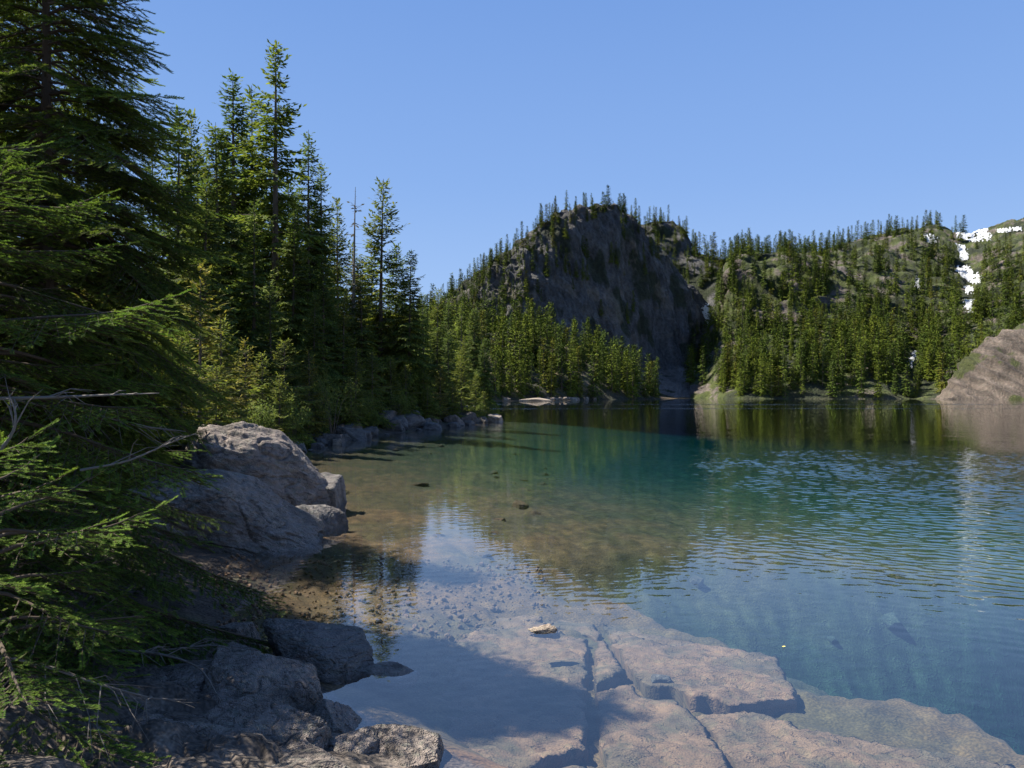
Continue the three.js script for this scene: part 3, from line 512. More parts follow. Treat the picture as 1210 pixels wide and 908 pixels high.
// leafy shrubs at the water's edge
{
  const r = rng(77);
  function shrub(seed, w, h, n, c0, c1) {
    const gb = new GB(), wood = new GB(), q = rng(seed), d = V();
    for (let k = 0; k < 16; k++) {
      const a = q() * 6.28, l = (0.5 + 0.5 * q()) * h, tipP = V(Math.cos(a) * w * 0.5 * (0.3 + 0.7 * q()), l, Math.sin(a) * w * 0.5 * (0.3 + 0.7 * q())), mid = V(tipP.x * 0.35, l * 0.6, tipP.z * 0.35);
      tube(wood, [V(0, -0.1, 0), mid, tipP], 0.012, 0.004, 3, [1, 1, 1]);
      for (let i = 0; i < n / 16; i++) {
        const s = 0.3 + 0.75 * q(), p = V().lerpVectors(mid, tipP, s), v = 0.7 + 0.6 * q(); p.x += (q() - 0.5) * w * 0.22; p.y += (q() - 0.5) * h * 0.22; p.z += (q() - 0.5) * w * 0.22;
        d.set(q() - 0.5, q() - 0.6, q() - 0.5).normalize();
        kite(gb, p, d, 0.07 + 0.05 * q(), 0.04, q() - 0.5, 1, q() - 0.5, c0.map((x) => x * v), c1.map((x) => x * v), 0.1);
      }
    }
    return [wood.build(false), gb.build()];
  }
  const spots = [[393, 470, 31.5, 2.6, 2.6, 'bright yellow green shrub above the sunlit rocks of the inlet'], [372, 446, 32.5, 1.9, 3.2, 'tall light green shrub behind the bright shrub by the inlet'], [442, 484, 37.5, 1.2, 0.9, 'tiny leafy shrub on the dark rocks in the middle of the bank'], [300, 490, 22, 1.8, 1.4, 'low leafy shrub beside the mossy bank behind the boulders'], [470, 470, 41, 1.8, 1.8, 'dull green shrub beneath the dark cone fir'], [345, 480, 27.5, 1.7, 1.4, 'round shrub at the back of the cove'], [330, 470, 25.5, 2.0, 2.0, 'tall shrub where the young firs meet the cove'], [510, 478, 45.5, 1.6, 1.4, 'shrub among the rocks of the wooded bank beyond the dark cone fir'], [560, 482, 52.5, 1.5, 1.2, 'last low shrub near the tip of the wooded bank'], [420, 474, 36, 2.0, 1.6, 'spreading shrub between the inlet and the brown tipped fir']];
  spots.forEach(([px, py, d, w, h, label], k) => {
    const [wood, leaves] = shrub(60 + k, w, h, 1500, [0.11, 0.15, 0.03], k < 2 ? [0.30, 0.33, 0.07] : [0.16, 0.20, 0.04]), t = group('leafy_shrub');
    mesh('stem', wood, M.twigWood, t); mesh('foliage', leaves, M.leaf, t);
    const x = (px - 605) / F * d; t.position.set(x, Math.max(0.1, groundHeight(x, -d)), -d); tag(t, label, 'shrub');
  });
}

// ---------------------------------------------------------------- distant trees
{
  const r = rng(91), kinds = [[91, 2.1, tones.dark], [92, 1.8, tones.mid], [93, 2.3, tones.mid], [94, 1.9, tones.warm], [95, 1.5, tones.dark], [96, 2.2, tones.warm]].map(([seed, R, c]) => conifer({ seed, h: 11, R, nb: 120, start: 0.03, green: c[0].map((x) => x * 0.68), tip: c[1].map((x) => x * 0.74), blade: 0.55, wide: 0.24, lats: 0.5, ragged: [0.3, 0.5, 0.25, 0.45, 0.55, 0.35][seed - 91], droop: 0.5, fill: 1, sides: 5 }));
  const spots = [];
  const scatter = (land, n, sparse, accept, size, label, grp) => {
    const taken = []; let tries = 0;
    for (let k = 0; k < n && tries < n * 40;) {
      tries++;
      const p = land.point(r() * 0.999, (land === mountain ? 0.3 + 0.6 * r() : r() * 0.999)), px = land.px(p), py = land.py(p), w = accept(px, py, p);
      if (r() > w || p.y < 0.3) continue;
      const gap = sparse * (0.6 + 0.8 * r());
      if (taken.some((q) => (q.x - p.x) ** 2 + (q.z - p.z) ** 2 < gap * gap)) continue;
      taken.push(p); k++;
      spots.push({ p, h: size(px, py) * (0.45 + 0.8 * Math.pow(r(), 0.8)), kind: [0, 0, 1, 2, 3, 4, 4, 0, 1, 2][Math.floor(r() * 10)], turn: r() * 6.28, slim: 0.62 + 0.45 * r(), label, grp, px, py, d: -p.z });
    }
  };
  const blob = (px, py, cx, cy, rx, ry) => sst(1.15, 0.75, Math.hypot((px - cx) / rx, (py - cy) / ry));
  scatter(point, 330, 2.1, (px, py) => px > 470 && px < 789 ? 0.9 : 0.05, () => 13, 'fir in the dense sunlit forest of the wooded point', 'firs of the wooded point');
  scatter(hill, 300, 1.9, (px, py, p) => py > 384 && py < 470 && px > 842 && px < 1112 ? Math.max(blob(px, py, 1000, 430, 80, 48), blob(px, py, 905, 430, 45, 45), blob(px, py, 868, 452, 22, 20), blob(px, py, 1095, 410, 24, 45)) * (fbm2(p.x * 0.05, p.z * 0.05, 2) > -0.28 ? 1 : 0.1) * (1 - blob(px, py, 1075, 430, 9, 24)) : 0, () => 13.5, 'sunlit fir on the slope above the far shore', 'sunlit firs of the far shore');
  scatter(mountain, 430, 1.8, (px, py, p) => { const s = fbm2(p.x * 0.06, p.y * 0.06, 2); return Math.max(px < 660 ? 0.9 * sst(-0.25, 0.0, s + 0.3 * (640 - px) / 100) : 0, px < 780 && py < 262 + Math.abs(px - 700) * 0.75 ? 0.5 : 0, blob(px, py, 665, 318, 80, 24) * sst(-0.1, 0.15, s) * 0.9, px > 700 && px < 830 ? 0.12 * sst(0.1, 0.3, s) : 0); }, (px, py) => 8.5, 'small fir on the mountain', 'firs of the mountain');
  scatter(rear, 260, 2.2, (px, py) => px > 735 && py < 345 ? 0.9 : 0, (px) => px > 815 ? 14 : 10, 'fir on the rear peak', 'firs of the rear peak');
  scatter(hill, 980, 2.1, (px, py, p) => {
    if (py > 470 || px > 1290) return 0;
    const s = fbm2(p.x * 0.028 + 3, p.z * 0.028, 3), gully = blob(px, py, 1145, 322, 17, 62) * 0.95, creek = blob(px, py, 1077, 430, 7, 26);
    const open = Math.max(blob(px, py, 905, 325, 40, 22) * 0.75, blob(px, py, 1040, 312, 40, 34) * 0.72, blob(px, py, 1190, 275, 40, 22), px > 1118 && py < 300 ? 0.8 : 0);
    return (sst(-0.32, 0.05, s) * 0.9 + 0.1) * (1 - Math.max(gully, creek, open)) * (py > 400 && px < 1110 ? 0.3 : 1);
  }, (px, py) => py < 330 ? 12 : 14, 'fir scattered over the green hillside', 'firs of the green hillside');
  spots.sort((a, b) => b.h / b.d - a.h / a.d);
  const protoTrees = kinds.map(() => null), rest = kinds.map(() => []), up = V(0, 1, 0);
  spots.forEach((s, k) => {
    const f = s.h / 11;
    if (k < 290) {
      let t;
      if (protoTrees[s.kind]) { t = protoTrees[s.kind].clone(); t.name = numbered('distant_fir'); t.userData = {}; scene.add(t); } else t = protoTrees[s.kind] = treeOf('distant_fir', kinds[s.kind], M.farLeaf);
      delete t.userData.h;
      t.position.copy(s.p); t.position.y -= 0.3; t.rotation.y = s.turn; t.scale.set(f * s.slim, f, f * s.slim);
      tag(t, s.label, 'fir tree', s.grp);
    } else rest[s.kind].push(new THREE.Matrix4().compose(V(s.p.x, s.p.y - 0.3, s.p.z), new THREE.Quaternion().setFromAxisAngle(up, s.turn), V(f * s.slim, f, f * s.slim)));
  });
  const forest = group('distant_forest');
  kinds.forEach((g, k) => { for (const [n, geo, mat] of [['trunk', g.trunk, M.bark], ['crown', g.crown, M.farLeaf]]) { const im = lit(new THREE.InstancedMesh(geo, mat, rest[k].length)); im.name = n; rest[k].forEach((m, i) => im.setMatrixAt(i, m)); tag(im, null, null, null, 'stuff'); forest.add(im); } });
  tag(forest, 'many small firs covering the mountain and the far hillside', 'forest', null, 'stuff');
  console.log('distant trees', spots.length);
}
// ---------------------------------------------------------------- rocks
function rockGeo(seed, { cuts = [], detail = 22, jag = 0.06, box = 0.85, fine = 0.02, tint = 0.18, tile = 1.1, size = 1, smooth = 0.05 } = {}) {
  const r = rng(seed), planes = [];
  for (const n of [[1, 0, 0], [-1, 0, 0], [0, 1, 0], [0, -1, 0], [0, 0, 1], [0, 0, -1]]) planes.push([V(n[0] + (r() - 0.5) * 0.5, n[1] + (r() - 0.5) * 0.4, n[2] + (r() - 0.5) * 0.5).normalize(), box * (0.9 + 0.2 * r())]);
  for (let k = 0; k < 12; k++) planes.push([V(r() - 0.5, r() - 0.4, r() - 0.5).normalize(), 0.8 + 0.27 * r()]);
  for (const [x, y, z, d] of cuts) planes.push([V(x, y, z).normalize(), d]);
  const g = new THREE.IcosahedronGeometry(1, detail), p = g.attributes.position, v = V(), col = new Float32Array(p.count * 3);
  for (let i = 0; i < p.count; i++) {
    v.fromBufferAttribute(p, i).normalize();
    let s = 0;
    for (const [n, d] of planes) { const k = v.dot(n); if (k > 0.02) s += Math.pow(k / d, 1 / smooth); }
    let rad = Math.pow(s, -smooth);
    const x = v.x * rad, y = v.y * rad, z = v.z * rad, q = seed * 3.1;
    rad *= 1 + jag * fbm3(x * 1.3 + q, y * 1.3, z * 1.3, 3) + jag * 0.7 * (ridged(x * 1.6 + q, y * 3.2, z * 1.6, 3) - 0.6) * 0.6 + fine * fbm3(x * 7, y * 9 + q, z * 7, 3) - 0.05 * sst(0.05, 0, Math.abs(fbm3(x * 1.1 + q + 7, y * 1.1, z * 1.1, 2))) ;
    p.setXYZ(i, v.x * rad, v.y * rad, v.z * rad);
    const t = 1 + tint * (fbm3(x * 1.7 + q, y * 1.7 + 3, z * 1.7, 4) + 0.4 * n3(x * 11, y * 11, z * 11 + q));
    const lich = 0.5 * sst(0.16, 0.34, fbm3(x * 3 + q, y * 3, z * 3 + 5, 4)), st = 1 - 0.4 * sst(0.1, 0.35, fbm3(x * 0.9 + 5, y * 0.5, z * 0.9 + q, 3)); col.set([t * st * (1 + 0.35 * lich), t * st * (0.985 + 0.02 * n3(x, y + q, z) + 0.36 * lich), t * st * (0.97 + 0.3 * lich)], i * 3);
  }
  g.setAttribute('color', new THREE.BufferAttribute(col, 3));
  // smooth across the facets' own small relief, then lay the grain on by the nearest axis, in metres
  const key = new Map(), nor = new Float32Array(p.count * 3), a = V(), b = V(), c = V();
  const id = new Int32Array(p.count);
  for (let i = 0; i < p.count; i++) { const k = Math.round(p.getX(i) * 4000) + ',' + Math.round(p.getY(i) * 4000) + ',' + Math.round(p.getZ(i) * 4000); if (!key.has(k)) key.set(k, key.size); id[i] = key.get(k); }
  const acc = new Float32Array(key.size * 3), uv = new Float32Array(p.count * 2);
  for (let i = 0; i < p.count; i += 3) {
    a.fromBufferAttribute(p, i); b.fromBufferAttribute(p, i + 1).sub(a); c.fromBufferAttribute(p, i + 2).sub(a); b.cross(c);
    for (let k = 0; k < 3; k++) { acc[id[i + k] * 3] += b.x; acc[id[i + k] * 3 + 1] += b.y; acc[id[i + k] * 3 + 2] += b.z; }
    const ax = Math.abs(b.x) > Math.abs(b.y) ? (Math.abs(b.x) > Math.abs(b.z) ? 0 : 2) : (Math.abs(b.y) > Math.abs(b.z) ? 1 : 2);
    for (let k = 0; k < 3; k++) { const x = p.getX(i + k), y = p.getY(i + k), z = p.getZ(i + k), s = size / tile; uv.set(ax === 0 ? [z * s, y * s] : ax === 1 ? [x * s, z * s] : [x * s, y * s], (i + k) * 2); }
  }
  for (let i = 0; i < p.count; i++) { a.set(acc[id[i] * 3], acc[id[i] * 3 + 1], acc[id[i] * 3 + 2]).normalize(); nor.set([a.x, a.y, a.z], i * 3); }
  g.setAttribute('normal', new THREE.BufferAttribute(nor, 3)); g.setAttribute('uv', new THREE.BufferAttribute(uv, 2));
  return g;
}
function boulder(name, label, cat, seed, at, half, turn, mat, opt = {}, tilt = [0, 0], grp) {
  const o = mesh(name, rockGeo(seed, { size: (half[0] + half[2]) / 2, ...opt }), mat);
  o.position.copy(at); o.scale.set(...half); o.rotation.set(tilt[0], turn, tilt[1], 'YXZ');
  return tag(o, label, cat, grp);
}
// the two big boulders at the inlet and their neighbours
boulder('boulder', 'largest boulder, grey and dappled with sun, sloping into the inlet', 'boulder', 101, V(-3.55, 0.22, -9.9), [1.35, 0.74, 0.95], 0.3, M.rock, { detail: 60, cuts: [[0.55, 0.8, 0.3, 0.62], [0.2, 0.45, 0.9, 0.72], [-0.6, 0.7, 0.3, 0.8]], jag: 0.09, fine: 0.035, smooth: 0.05 }, [0.05, -0.3]);
boulder('boulder', 'long boulder lying behind the largest boulder', 'boulder', 102, V(-4.05, 0.5, -12.8), [1.4, 0.95, 1.0], 0.5, M.rock, { detail: 44, cuts: [[0.65, 0.7, 0.2, 0.66], [0.3, 0.4, 0.85, 0.7]], jag: 0.09, fine: 0.03 }, [0.0, -0.3]);
boulder('boulder', 'low dark boulder at the water end of the large boulders', 'boulder', 103, V(-2.95, -0.02, -11.2), [0.42, 0.42, 0.5], 1.1, M.wetShadeRock, { detail: 34, smooth: 0.09 });  // wet stone; its dark colour also stands in for the large boulder's shade
boulder('boulder', 'wet dark boulder standing in the shallows before the rock ledge', 'boulder', 104, V(-1.28, 0.03, -5.55), [0.36, 0.22, 0.3], 0.5, M.wetShadeRock, { detail: 50, cuts: [[0.1, 0.9, 0.35, 0.62], [-0.75, 0.3, 0.6, 0.74], [0.5, 0.4, 0.7, 0.8]], jag: 0.07, fine: 0.03, smooth: 0.045 }, [0.06, -0.08]);
boulder('rock', 'small flat rock tip breaking the surface by the wet dark boulder', 'rock', 105, V(-0.86, -0.035, -5.42), [0.2, 0.085, 0.12], -0.35, M.rock, { detail: 24, cuts: [[0.2, 0.9, 0.3, 0.7]] }, [0.0, 0.05]);
boulder('rock', 'tiny pale rock tip poking through the open water', 'rock', 106, V(0.26, -0.012, -6.34), [0.125, 0.045, 0.06], 0.1, M.paleRock, { detail: 18, jag: 0.2, fine: 0.12, tint: 0.7 });
// the ledge under the branches
const ledge = [
  ['broad upper block of the ledge with a rounded edge', 111, [308, 812, 4.7], [0.46, 0.30, 0.42], 0.25, [0.12, -0.06], { cuts: [[0.3, 0.9, 0.25, 0.72], [0.5, 0.3, 0.8, 0.85]] }],
  ['smooth hump at the water end of the broad upper block', 112, [338, 815, 4.75], [0.22, 0.2, 0.3], 0.6, [0.1, -0.1], { smooth: 0.12 }],
  ['big fractured front block of the ledge', 113, [318, 880, 4.02], [0.40, 0.30, 0.36], -0.15, [0.06, 0.02], { cuts: [[0.1, 0.95, 0.3, 0.74], [0.55, 0.1, 0.8, 0.8]] }],
  ['sloping ledge block beside the water with a split face', 114, [392, 862, 4.5], [0.23, 0.22, 0.26], 0.35, [0.1, -0.14], { cuts: [[0.45, 0.85, 0.2, 0.7]] }],
  ['low ledge block wedged before the split block', 115, [416, 900, 4.1], [0.17, 0.17, 0.22], -0.2, [0.1, 0.0], {}],
  ['outermost squarish ledge block jutting into the water', 116, [485, 900, 4.12], [0.24, 0.16, 0.24], 0.2, [0.08, 0.04], { cuts: [[0.1, 0.95, 0.25, 0.74], [0.9, 0.2, 0.2, 0.8]] }],
  ['sloping mass of ledge rock under the lowest fir spray', 117, [205, 895, 3.85], [0.62, 0.42, 0.55], 0.5, [0.15, 0.1], { cuts: [[-0.1, 0.9, 0.4, 0.72]] }],
  ['pale flat slab at the back of the ledge among dead twigs', 118, [255, 786, 5.35], [0.34, 0.15, 0.24], 0.15, [0.06, -0.03], { cuts: [[0, 1, 0.15, 0.7]] }],
  ['black squared rock beside the little pool behind the ledge', 119, [283, 762, 5.85], [0.17, 0.17, 0.17], 0.7, [0, 0.05], {}],
  ['block half hidden at the foot of the small fir', 120, [120, 870, 4.2], [0.62, 0.4, 0.5], 0.9, [0.1, 0.1], {}],
  ['lower step of ledge rock below the front block', 121, [300, 950, 3.6], [0.8, 0.32, 0.42], 0.1, [0.08, 0], {}],
  ['wide cracked bedrock floor under the ledge blocks', 123, [215, 908, 4.1], [1.05, 0.3, 0.85], 0.2, [0.05, -0.03], { detail: 80, cuts: [[0.05, 1, 0.1, 0.6], [0.6, 0.6, 0.4, 0.9]], jag: 0.1, fine: 0.03, smooth: 0.03 }],
  ['slanted block behind the sapling sprays', 124, [190, 830, 4.65], [0.5, 0.3, 0.4], 0.8, [0.15, 0.1], {}],
  ['stepped block between the sloping mass and the front block', 125, [262, 905, 3.95], [0.24, 0.26, 0.26], -0.5, [0.1, -0.1], {}],
  ['low corner block under the sapling', 126, [110, 935, 3.65], [0.6, 0.36, 0.45], 0.3, [0.1, 0.05], {}],
  ['small chip of rock lodged against the split block', 127, [372, 905, 4.15], [0.14, 0.16, 0.16], 0.9, [0.2, -0.1], {}],
  ['narrow wedge between the front block and the sloping block', 122, [250, 850, 4.45], [0.26, 0.26, 0.26], 1.2, [0.1, 0.15], {}],
];
for (const [label, seed, [px, py, d], half, turn, tilt, opt] of ledge) { const top = P(px, py - 22, d); boulder('ledge_rock', label, 'rock', seed, V(top.x, top.y - half[1] * 0.72, top.z), half.map((h, k) => h * [0.9, 0.95, 0.9][k]), turn, M.rock, { detail: 50, jag: 0.035, fine: 0.022, smooth: 0.014, tile: 0.7, ...opt }, tilt, 'blocks of the shore ledge'); }
// stones along the wooded shore and in the shallows
{
  const r = rng(7), shapes = [201, 202, 203, 204, 205, 206].map((s) => rockGeo(s, { detail: 15, jag: 0.06, fine: 0.03, size: 0.6, smooth: 0.025 })), place = (name, x, y, z, s, mat, label, cat, grp) => {
    const o = mesh(name, shapes[Math.floor(r() * 6)], mat); o.position.set(x, y, z); o.scale.set(s * (0.8 + 0.5 * r()), s * (0.55 + 0.35 * r()), s * (0.75 + 0.5 * r())); o.rotation.set((r() - 0.5) * 0.5, r() * 6.28, (r() - 0.5) * 0.5); return tag(o, label, cat, grp);
  };
  const path = shore.slice(14, 22);
  for (let k = 0; k + 1 < path.length; k++) {
    const [a, b] = [path[k], path[k + 1]], len = Math.hypot(b[0] - a[0], b[1] - a[1]), n = Math.round(len * 3);
    for (let i = 0; i < n; i++) {
      const t = (i + r()) / n, off = -0.5 + Math.pow(r(), 1.4) * 3.2, nx = (b[1] - a[1]) / len, nz = -(b[0] - a[0]) / len, x = lerp(a[0], b[0], t) + nx * off, z = lerp(a[1], b[1], t) + nz * off, s = (0.16 + 0.8 * Math.pow(r(), 2.5)) * (off < 0.2 ? 0.7 : 1);
      place('shore_rock', x, Math.max(-0.1, groundHeight(x, z)) + 0.22 * s, z, s, r() < 0.2 ? M.rock : M.wetShadeRock, 'grey rock tumbled along the foot of the wooded bank', 'rock', 'rocks along the wooded bank');  // most rocks take the darker colour, which paints in the bank's shade
    }
  }
  for (const [px, py, s, label] of [[585, 497, 0.6, 'sunlit rock at the very tip of the wooded bank'], [341, 502, 0.34, 'small pale rock awash behind the long boulder'], [382, 521, 0.3, 'pale stone at the waterline of the shaded cove'], [398, 524, 0.2, 'small stone just awash in the shaded cove']]) { const p = onLevel(px, py + 2, 0); place('shore_rock', p.x, 0.08, p.z, s, M.paleRock, label, 'rock'); }
  for (let k = 0; k < 70; k++) {
    const px = 330 + 320 * r(), py = 520 + 190 * r() * Math.sqrt(r()), p = onLevel(px, py, -0.4), y = groundHeight(p.x, p.z);
    const s0 = 0.07 + 0.16 * r() * r(); if (shoreDistance(p.x, p.z) > -0.4 || y < -2.5 || y + s0 > -0.06) continue;
    place('lake_stone', p.x, y - 0.04, p.z, s0, M.bedRock, 'drowned brown stone on the shallow bed near the inlet', 'stone', 'drowned stones of the shallows');
  }
  for (let k = 0; k < 26; k++) {
    const x = 1.6 + 6 * r(), z = -4.3 - 6.5 * r(), g = (x - 0.35) * 0.84 - (z + 9.1) * 0.54; if (g < 0.9) continue;
    place('lake_boulder', x, groundHeight(x, z) + 0.02, z, 0.08 + 0.17 * r() * r(), M.bedRock, 'drowned boulder below the edge of the flat slabs', 'boulder', 'drowned boulders below the slabs');
  }
  for (let k = 0; k < 26; k++) { const t = r(), px = lerp(595, 720, t), w = point.where(px, 471); if (w) place('point_rock', w.x, 0.2 + 0.3 * r(), w.z + 1.5, (0.5 + 0.9 * r() * r()), M.paleRock, 'pale rock along the shore of the wooded point', 'rock', 'rocks along the wooded point'); }
  boulder('rock_islet', 'low pale rock hump in the water off the wooded point', 'rock', 131, V(6.4, -0.2, -217), [5.4, 1.5, 3.2], 0.1, M.paleRock, { detail: 30, cuts: [[-0.3, 1, 0.1, 0.65], [0.4, 0.9, 0.2, 0.7]], size: 4, smooth: 0.08 });
}
// flat slabs of the drowned shelf, split by joints
{
  const top = -0.27, slabs = [
    [[[456, 772], [520, 748], [640, 737], [694, 756], [693, 800], [690, 840], [693, 884], [600, 912], [540, 905], [515, 850], [478, 806]], 0],
    [[[704, 758], [719, 764], [738, 797], [705, 811]], 0.012], [[[706, 817], [741, 804], [757, 818], [798, 826], [832, 854], [868, 912], [716, 918], [711, 880]], -0.01],
    [[[760, 811], [722, 760], [745, 752], [770, 760], [850, 766], [920, 778], [930, 800], [945, 828], [905, 829], [860, 832], [818, 828], [800, 816]], 0.02],
    [[[824, 836], [860, 838], [900, 836], [945, 854], [1010, 864], [1100, 880], [1200, 897], [1240, 930], [1100, 960], [890, 930], [840, 856]], -0.03],
    [[[480, 742], [540, 716], [640, 712], [700, 726], [712, 746], [640, 731], [520, 742]], -0.06], [[[722, 748], [712, 728], [760, 735], [830, 752], [850, 760], [770, 755]], -0.07],
    [[[945, 832], [970, 838], [1030, 858], [1010, 861], [950, 850]], -0.1],
    [[[706, 925], [860, 918], [900, 945], [1080, 970], [900, 1080], [700, 1060]], -0.02], [[[520, 918], [600, 920], [694, 900], [694, 1060], [560, 1060]], -0.01],
  ];
  slabs.forEach(([poly, dy], k) => {
    const pts = poly.map(([px, py]) => { const p = onLevel(px, py, top); return new THREE.Vector2(p.x, -p.z); }), fine = [];
    for (let i = 0; i < pts.length; i++) { const a = pts[i], b = pts[(i + 1) % pts.length], n = Math.max(2, Math.ceil(a.distanceTo(b) / 0.05)); for (let j = 0; j < n; j++) { const x = lerp(a.x, b.x, j / n), y = lerp(a.y, b.y, j / n); fine.push(new THREE.Vector2(x + 0.05 * fbm2(x * 4, y * 4 + k, 4), y + 0.05 * fbm2(x * 4 + 9, y * 4, 4))); } }
    // top face filled by a fine grid clipped to the outline, with a broken rim down to the bed
    const gb = new GB(), inside = (x, y) => { let f = false; for (let i = 0, j = fine.length - 1; i < fine.length; j = i++) { const A = fine[i], B = fine[j]; if ((A.y > y) !== (B.y > y) && x < (B.x - A.x) * (y - A.y) / (B.y - A.y) + A.x) f = !f; } return f; };
    const edge = (x, y) => { let m = 9; for (const q of fine) m = Math.min(m, (q.x - x) ** 2 + (q.y - y) ** 2); return Math.sqrt(m); };
    const xs = fine.map((q) => q.x), ys = fine.map((q) => q.y), x0 = Math.min(...xs), x1 = Math.max(...xs), y0 = Math.min(...ys), y1 = Math.max(...ys), st = 0.028, nx = Math.ceil((x1 - x0) / st), ny = Math.ceil((y1 - y0) / st), id = new Map();
    const height = (x, y) => { const lay = fbm2(x * 1.7 + k, y * 2.6, 3), stepped = Math.round(lay * 5) / 5; return top + dy + 0.04 * lerp(lay, stepped, 0.75) + 0.008 * fbm2(x * 9, y * 14, 3) - 0.03 * sst(0.03, 0.0, Math.abs(fbm2(x * 1.3 + 4 + k, y * 1.3, 3))) ; };
    const tone = (x, y) => { const n = fbm2(x * 1.6 + 2, y * 1.6, 4), m = fbm2(x * 8, y * 8, 3); const al = sst(0.05, 0.3, fbm2(x * 0.9 + 31, y * 1.2, 4)), t = (1 + 0.4 * n + 0.3 * m) * (1 - 0.3 * al); return [t * (1 - 0.15 * al), t * (0.985 - 0.03 * n), t * (0.96 - 0.06 * n)]; };
    const at = (i, j) => { const q = i * 5000 + j; if (!id.has(q)) { const x = x0 + i * st, y = y0 + j * st, e = edge(x, y); id.set(q, gb.v(x, height(x, y) - 0.02 * sst(0.05, 0, e), -y, tone(x, y), x / 1.1, y / 1.1)); } return id.get(q); };
    const cell = new Set();
    for (let i = 0; i <= nx; i++) for (let j = 0; j <= ny; j++) if (inside(x0 + (i + 0.5) * st, y0 + (j + 0.5) * st)) { cell.add(i * 5000 + j); const a = at(i, j), b = at(i + 1, j), c = at(i, j + 1), d = at(i + 1, j + 1); gb.tri(a, b, c); gb.tri(b, d, c); }
    const snap = (q) => { const x = gb.p[q * 3], y = -gb.p[q * 3 + 2]; let best = 1e9, bx = x, by = y; for (let i = 0, j = fine.length - 1; i < fine.length; j = i++) { const A = fine[j], B = fine[i], dx = B.x - A.x, dy2 = B.y - A.y, t = clamp(((x - A.x) * dx + (y - A.y) * dy2) / (dx * dx + dy2 * dy2 + 1e-9)), ex = A.x + dx * t, ey = A.y + dy2 * t, m = (ex - x) ** 2 + (ey - y) ** 2; if (m < best) { best = m; bx = ex; by = ey; } } gb.p[q * 3] = bx; gb.p[q * 3 + 2] = -by; };
    const rim = new Set();
    for (const q of cell) { const i = Math.floor(q / 5000), j = q % 5000; for (const [a, b, c, d, e, f] of [[1, 0, 1, 0, 1, 1], [-1, 0, 0, 1, 0, 0], [0, 1, 1, 1, 0, 1], [0, -1, 0, 0, 1, 0]]) if (!cell.has((i + a) * 5000 + j + b)) { rim.add(at(i + c, j + d)); rim.add(at(i + e, j + f)); } }
    rim.forEach(snap);
    const wall = (i, j, i2, j2) => { const a = at(i, j), b = at(i2, j2), lo = (q) => gb.v(gb.p[q * 3], gb.p[q * 3 + 1] - 0.4, gb.p[q * 3 + 2], [gb.c[q * 3] * 1, gb.c[q * 3 + 1], gb.c[q * 3 + 2]], gb.u[q * 2], gb.u[q * 2 + 1] + 0.35), c = lo(a), d = lo(b); gb.tri(a, c, b); gb.tri(b, c, d); };
    for (const q of cell) { const i = Math.floor(q / 5000), j = q % 5000; if (!cell.has((i + 1) * 5000 + j)) wall(i + 1, j, i + 1, j + 1); if (!cell.has((i - 1) * 5000 + j)) wall(i, j + 1, i, j); if (!cell.has(i * 5000 + j + 1)) wall(i + 1, j + 1, i, j + 1); if (!cell.has(i * 5000 + j - 1)) wall(i, j, i + 1, j); }
    const o = mesh('slab', gb.build(), M.bedRock, lakeBed); if (k) o.name = 'slab_' + String(k).padStart(3, '0');
  });
  const s = mesh('lake_stone', rockGeo(207, { detail: 16, size: 0.2 }), M.wetShadeRock); { const p = onLevel(781, 808, top); s.position.set(p.x, top + 0.02, p.z); s.scale.set(0.09, 0.05, 0.07); tag(s, 'dark oval stone lying on the flat drowned slabs', 'stone'); }
}
// gravel of the shallow shelf
{
  const r = rng(17), g = rockGeo(210, { detail: 2, jag: 0.1, size: 0.03 }), list = [];
  for (let k = 0; k < 4500; k++) {
    const x = -4.5 + 4.9 * r(), z = -5.6 - 4.2 * r(), s = shoreDistance(x, z); if (s > 0.15) continue;
    const y = groundHeight(x, z); if (y < -0.9) continue;
    const q = 0.007 + 0.022 * Math.pow(r(), 3.5); list.push(new THREE.Matrix4().compose(V(x, y + q * 0.3, z), new THREE.Quaternion().setFromEuler(new THREE.Euler(r() * 6, r() * 6, r() * 6)), V(q * 1.3, q * 0.8, q)));
  }
  const im = lit(new THREE.InstancedMesh(g, M.bedRock, list.length)); im.name = 'gravel'; list.forEach((m, i) => im.setMatrixAt(i, m)); scene.add(im);
  tag(im, 'brown gravel scattered over the shallow lake bed', 'gravel', null, 'stuff');
}
// a floating yellow leaf
{ const gb = new GB(), p = onLevel(924, 765); kite(gb, V(0, 0, 0), V(0.8, 0.1, 0.6).normalize(), 0.03, 0.02, 0, 1, 0.2, [0.6, 0.5, 0.12], [0.62, 0.55, 0.2], -0.1); const o = mesh('floating_leaf', gb.build(), M.farLeaf); o.position.set(p.x, 0.006, p.z); tag(o, 'tiny yellow leaf floating on open water', 'leaf'); }

// ---------------------------------------------------------------- near firs: boughs of needle twigs
function twigGeo(seed, needles, len, nl, nw, c0, c1) {
  const gb = new GB(), r = rng(seed), d = V(), o = V();
  tube(gb, [V(0, 0, 0), V(len * 0.5, 0.004, 0), V(len, 0, 0)], 0.0022, 0.001, 3, [0.07, 0.05, 0.03]);
  for (let k = 0; k < needles; k++) {
    const s = (k + r()) / needles, a = (k % 2 ? 1 : -1) * (0.25 + 1.15 * r()) , up = Math.cos(a);
    d.set(0.5 + 0.5 * s + 0.3 * (r() - 0.5), 0.05 + 0.75 * up * (0.3 + 0.7 * r()), Math.sin(a) * 1.05).normalize(); o.set(len * s, 0.002, 0);
    const v = 0.8 + 0.4 * r(), t = s * s * (0.5 + 0.5 * r());
    kite(gb, o, d, nl * (0.8 + 0.4 * r()), nw, 0.2, 1, r() - 0.5, mixc(c0, c1, t * 0.6).map((x) => x * v), mixc(c0, c1, t).map((x) => x * v));
  }
  return gb.build();
}
